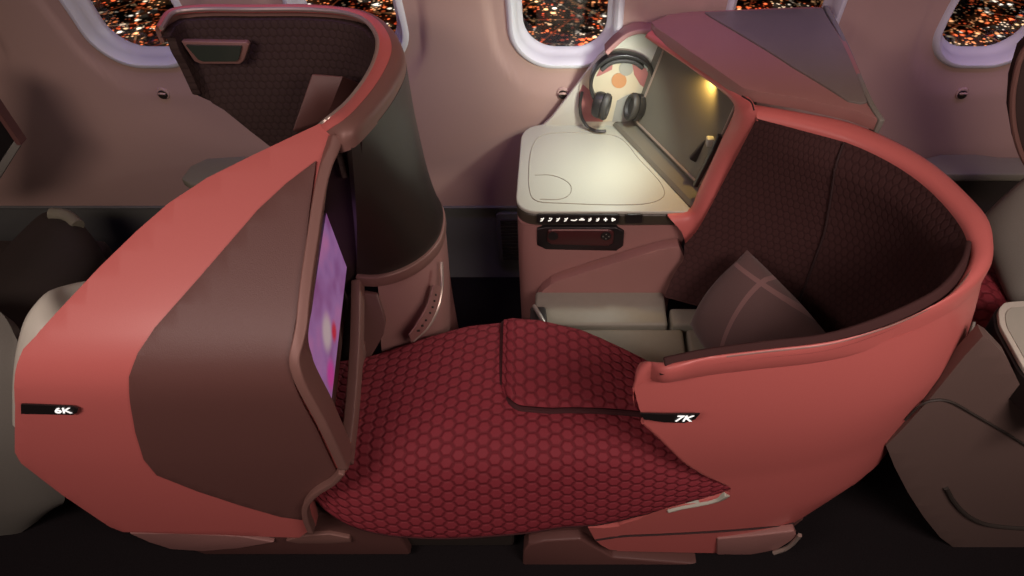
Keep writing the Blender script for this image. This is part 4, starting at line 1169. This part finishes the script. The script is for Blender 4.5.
# ledge with dark recess by the wall, and the dark curved fin at the frame's edge
lg = [P(a, b, z=0.575) for a, b in ((915, 160), (940, 152), (975, 153), (1000, 157), (1100, 158), (1100, 174), (935, 174))]
bm = prism_bm([(p.x, min(p.y, 2.03)) for p in lg], 0.545, 0.575); link('side_console', bm, 'ledge', suite8, bevel=0.005, label='pale sage side console')
bm = box_bm(lg[0].x + 0.02, 1.9, 1.95, 2.02, 0.01, 0.544); link('console_base', bm, 'darkseat', suite8, bevel=0.01)
f8o = [P(a, b, y=1.60) for a, b in ((1060, 20), (1036, 26), (1018, 45), (1009, 75), (1007, 105), (1012, 135), (1022, 158), (1040, 175), (1070, 190))]
bm = prism_bm([(p.x, p.z) for p in f8o], 1.57, 1.615, lambda u, v, w: Vector((u, w, v))); link('privacy_fin', bm, 'liner6', suite8, bevel=0.012, label='dark quilted fin')
bm = tube_bm([p + Vector((0, -0.03, 0)) for p in f8o], 0.007, 60, 8); link('fin_bead', bm, 'bronze', suite8)
bm = box_bm(1.12, 1.55, 1.05, 1.60, 0.05, 0.44); link('seat_cushion', bm, 'darkseat', suite8, bevel=0.02)
# grey pillow and red quilt on it
pc = [P(977, 222, z=0.72), P(1018, 322, z=0.62), P(1115, 330, z=0.62), P(1050, 160, z=0.86)]
pw8 = link('pillow', pillow_bm(pc, 0.14), 'ash', split=70)
tag(pw8, 'plain grey pillow at the right edge beyond suite 7K', 'pillow')
rows = []
for i in range(24):
    x = 1.00 + 0.22 * i / 23; row = []
    for j in range(24):
        y = 1.18 + 0.34 * j / 23; row.append(Vector((x, y, 0.60 + 0.02 * math.sin(i * 0.3) + 0.03 * math.sin(j / 23 * math.pi))))
    rows.append(row)
dv8 = link('duvet', grid_bm(rows), 'duvet', solid=0.02, off=0.0, split=80)
tag(dv8, 'crimson honeycomb quilt showing beside the ivory armrest at the right', 'duvet')

# ------------------------------------------------------------------ seat in front on the left (ivory shell) and dark seat beyond
suite5 = thing('recliner', (-1.35, 1.1, 0.0), 'ivory rounded seat shell behind the left end of suite 6K', 'airline seat')
sh = [P(a, b, y=c) for a, b, c in ((96, 292, 1.16), (70, 297, 1.12), (48, 306, 1.06), (33, 325, 1.02), (24, 352, 0.99), (19, 385, 0.97), (18, 430, 0.96))]
sh2 = [P(a, b, y=c) for a, b, c in ((110, 330, 1.10), (90, 330, 1.06), (70, 338, 1.02), (55, 352, 0.99), (48, 372, 0.97), (45, 400, 0.955), (45, 440, 0.95))]
sh0 = [p + Vector((-0.03, 0.09, -0.05)) for p in sh]
bm = loft_bm([sh0, [a.lerp(b, 0.25) + Vector((-0.012, 0.0, 0.01)) for a, b in zip(sh, sh0)], [a.lerp(b, 0.4) for a, b in zip(sh, sh2)], sh2], 40, 12)
link('headrest_shell', bm, 'white_shell', suite5, solid=0.012, label='bright ivory rounded edge')
bl = [[P(a, b, y=c) for a, b, c in r] for r in (
    ((-90, 300, 1.25), (-40, 300, 1.25), (0, 312, 1.22), (18, 335, 1.15), (22, 370, 1.08)),
    ((-90, 350, 1.12), (-40, 350, 1.12), (0, 360, 1.10), (20, 385, 1.05), (24, 410, 1.02)),
    ((-90, 430, 1.02), (-40, 430, 1.02), (5, 435, 1.01), (32, 448, 0.99), (50, 462, 0.985)),
    ((-90, 500, 1.00), (-40, 500, 1.00), (10, 500, 0.995), (48, 498, 0.99), (66, 494, 0.99)),
    ((-90, 560, 1.02), (-40, 556, 1.02), (-10, 548, 1.02), (20, 530, 1.02), (50, 506, 1.03)))]
bm = loft_bm(bl, 30, 24); link('armrest', bm, 'ash', suite5, solid=0.02, label='soft grey rounded armrest')
bm = box_bm(-1.95, -1.30, 1.10, 1.38, 0.02, 0.42); link('seat_base', bm, 'darkseat', suite5, bevel=0.04)

ds = thing('recliner', (-1.75, 1.6, 0.0), 'dark reclined seat in the shadow at the left edge by the wall', 'airline seat')
cr_ = [[P(a, b, z=c) for a, b, c in r] for r in (
    ((-40, 300, 0.50), (0, 262, 0.50), (28, 232, 0.50), (48, 216, 0.50), (64, 216, 0.48)),
    ((-20, 330, 0.52), (20, 290, 0.52), (50, 255, 0.52), (70, 232, 0.52), (78, 226, 0.50)),
    ((20, 350, 0.46), (55, 310, 0.46), (80, 280, 0.46), (92, 258, 0.46), (90, 242, 0.46)),
    ((40, 350, 0.25), (75, 315, 0.25), (98, 290, 0.25), (108, 275, 0.25), (104, 262, 0.25)))]
bm = loft_bm(cr_, 24, 18); link('seat_cushion', bm, 'darkseat', ds, solid=0.03)
bm = tube_bm([P(52, 214, z=0.53), P(66, 216, z=0.53), (P(78, 226, z=0.52))], 0.02, 14, 10); link('bolster', bm, 'ledge', ds)
bm = box_bm(-1.95, -1.45, 1.50, 1.80, 0.02, 0.42); link('seat_base', bm, 'darkseat', ds, bevel=0.03)

mo = thing('seat_monitor', P(10, 150, y=1.75), 'dark monitor arm with pale edge at the left edge below the window', 'monitor')
def my(pts, y): return [(p.x, p.z) for p in (P(a, b, y=y) for a, b in pts)]
bm = prism_bm(my([(-60, 60), (-20, 80), (22, 143), (-5, 186), (-60, 200)], 1.75), 1.735, 1.76, lambda u, v, w: Vector((u, w, v))); link('housing', bm, 'black', mo, bevel=0.006)
bm = strip_bm([P(-20, 80, y=1.73), P(22, 142, y=1.73)], 0.03, 0.012, lambda p, t_: Vector((0, 1, 0)), 6); link('top_edge', bm, 'shell_brown', mo)
bm = prism_bm(my([(15, 140), (22, 144), (-2, 182), (-10, 178)], 1.73), 1.722, 1.735, lambda u, v, w: Vector((u, w, v))); link('pale_edge', bm, 'ash', mo, bevel=0.002, label='pale grey edge')

# ------------------------------------------------------------------ light
def area(name, loc, target, sx, sy, power, col, spread=180):
    l = bpy.data.lights.new(name, 'AREA'); l.spread = math.radians(spread); l.shape = 'RECTANGLE'; l.size = sx; l.size_y = sy; l.energy = power; l.color = col
    o = bpy.data.objects.new(name, l); COL.objects.link(o); o.location = loc
    o.rotation_euler = (Vector(target) - Vector(loc)).to_track_quat('-Z', 'Y').to_euler(); return o
def spot(name, loc, target, power, col, ang, blend=0.6, r=0.03):
    l = bpy.data.lights.new(name, 'SPOT'); l.energy = power; l.color = col; l.spot_size = math.radians(ang); l.spot_blend = blend; l.shadow_soft_size = r
    o = bpy.data.objects.new(name, l); COL.objects.link(o); o.location = loc
    o.rotation_euler = (Vector(target) - Vector(loc)).to_track_quat('-Z', 'Y').to_euler(); return o
# rose ceiling wash over the aisle
area('aisle_ceiling_wash', (-1.15, -0.25, 2.25), (-1.0, 1.0, 0.75), 1.0, 0.4, 8.6, (1.0, 0.78, 0.72), 110)
area('aisle_ceiling_wash', (1.05, -0.25, 2.25), (0.75, 1.0, 0.80), 1.0, 0.4, 11, (1.0, 0.78, 0.72), 110)
# lavender wash above the windows
area('window_wash', (0.25, 1.66, 1.60), (0.25, 1.98, 0.95), 3.2, 0.05, 1.35, (0.27, 0.25, 1.0), 80)
area('wall_wash', (0.35, 1.50, 1.80), (0.35, 2.0, 0.95), 2.2, 0.06, 0.9, (1.0, 0.42, 0.34), 100)
# warm white reading light under the hood, yellow recess lamp
spot('console_reading_light', (0.19, 1.74, 1.02), (-0.16, 1.88, 0.74), 6.5, (0.93, 1.0, 0.90), 165, 0.8, 0.02)
lpos = iw(0.66, 0.93, 0.03)
spot('recess_lamp', lpos, iw(0.55, 0.3, 0.0), 2.0, (1.0, 0.62, 0.16), 120, 0.8, 0.01)

w = bpy.data.worlds.new('cabin_dark'); S.world = w; w.use_nodes = True
w.node_tree.nodes['Background'].inputs[0].default_value = (0.9, 0.55, 0.5, 1); w.node_tree.nodes['Background'].inputs[1].default_value = 0.02

# ------------------------------------------------------------------ camera
cd = bpy.data.cameras.new('camera'); cam = bpy.data.objects.new('camera', cd); COL.objects.link(cam)
cam.location = (0, 0, CAMZ); cam.rotation_euler = (math.radians(45), 0, 0)
cd.sensor_width = 36; cd.lens = 36 * FPX / 1024; cd.shift_x = -(CXP - 512) / 1024
cd.clip_end = 8000; cd.clip_start = 0.02
S.camera = cam
S.view_settings.view_transform = 'Standard'; S.view_settings.look = 'None'; S.view_settings.gamma = 1.0
S.view_settings.use_curve_mapping = False; S.view_settings.exposure = 0.0
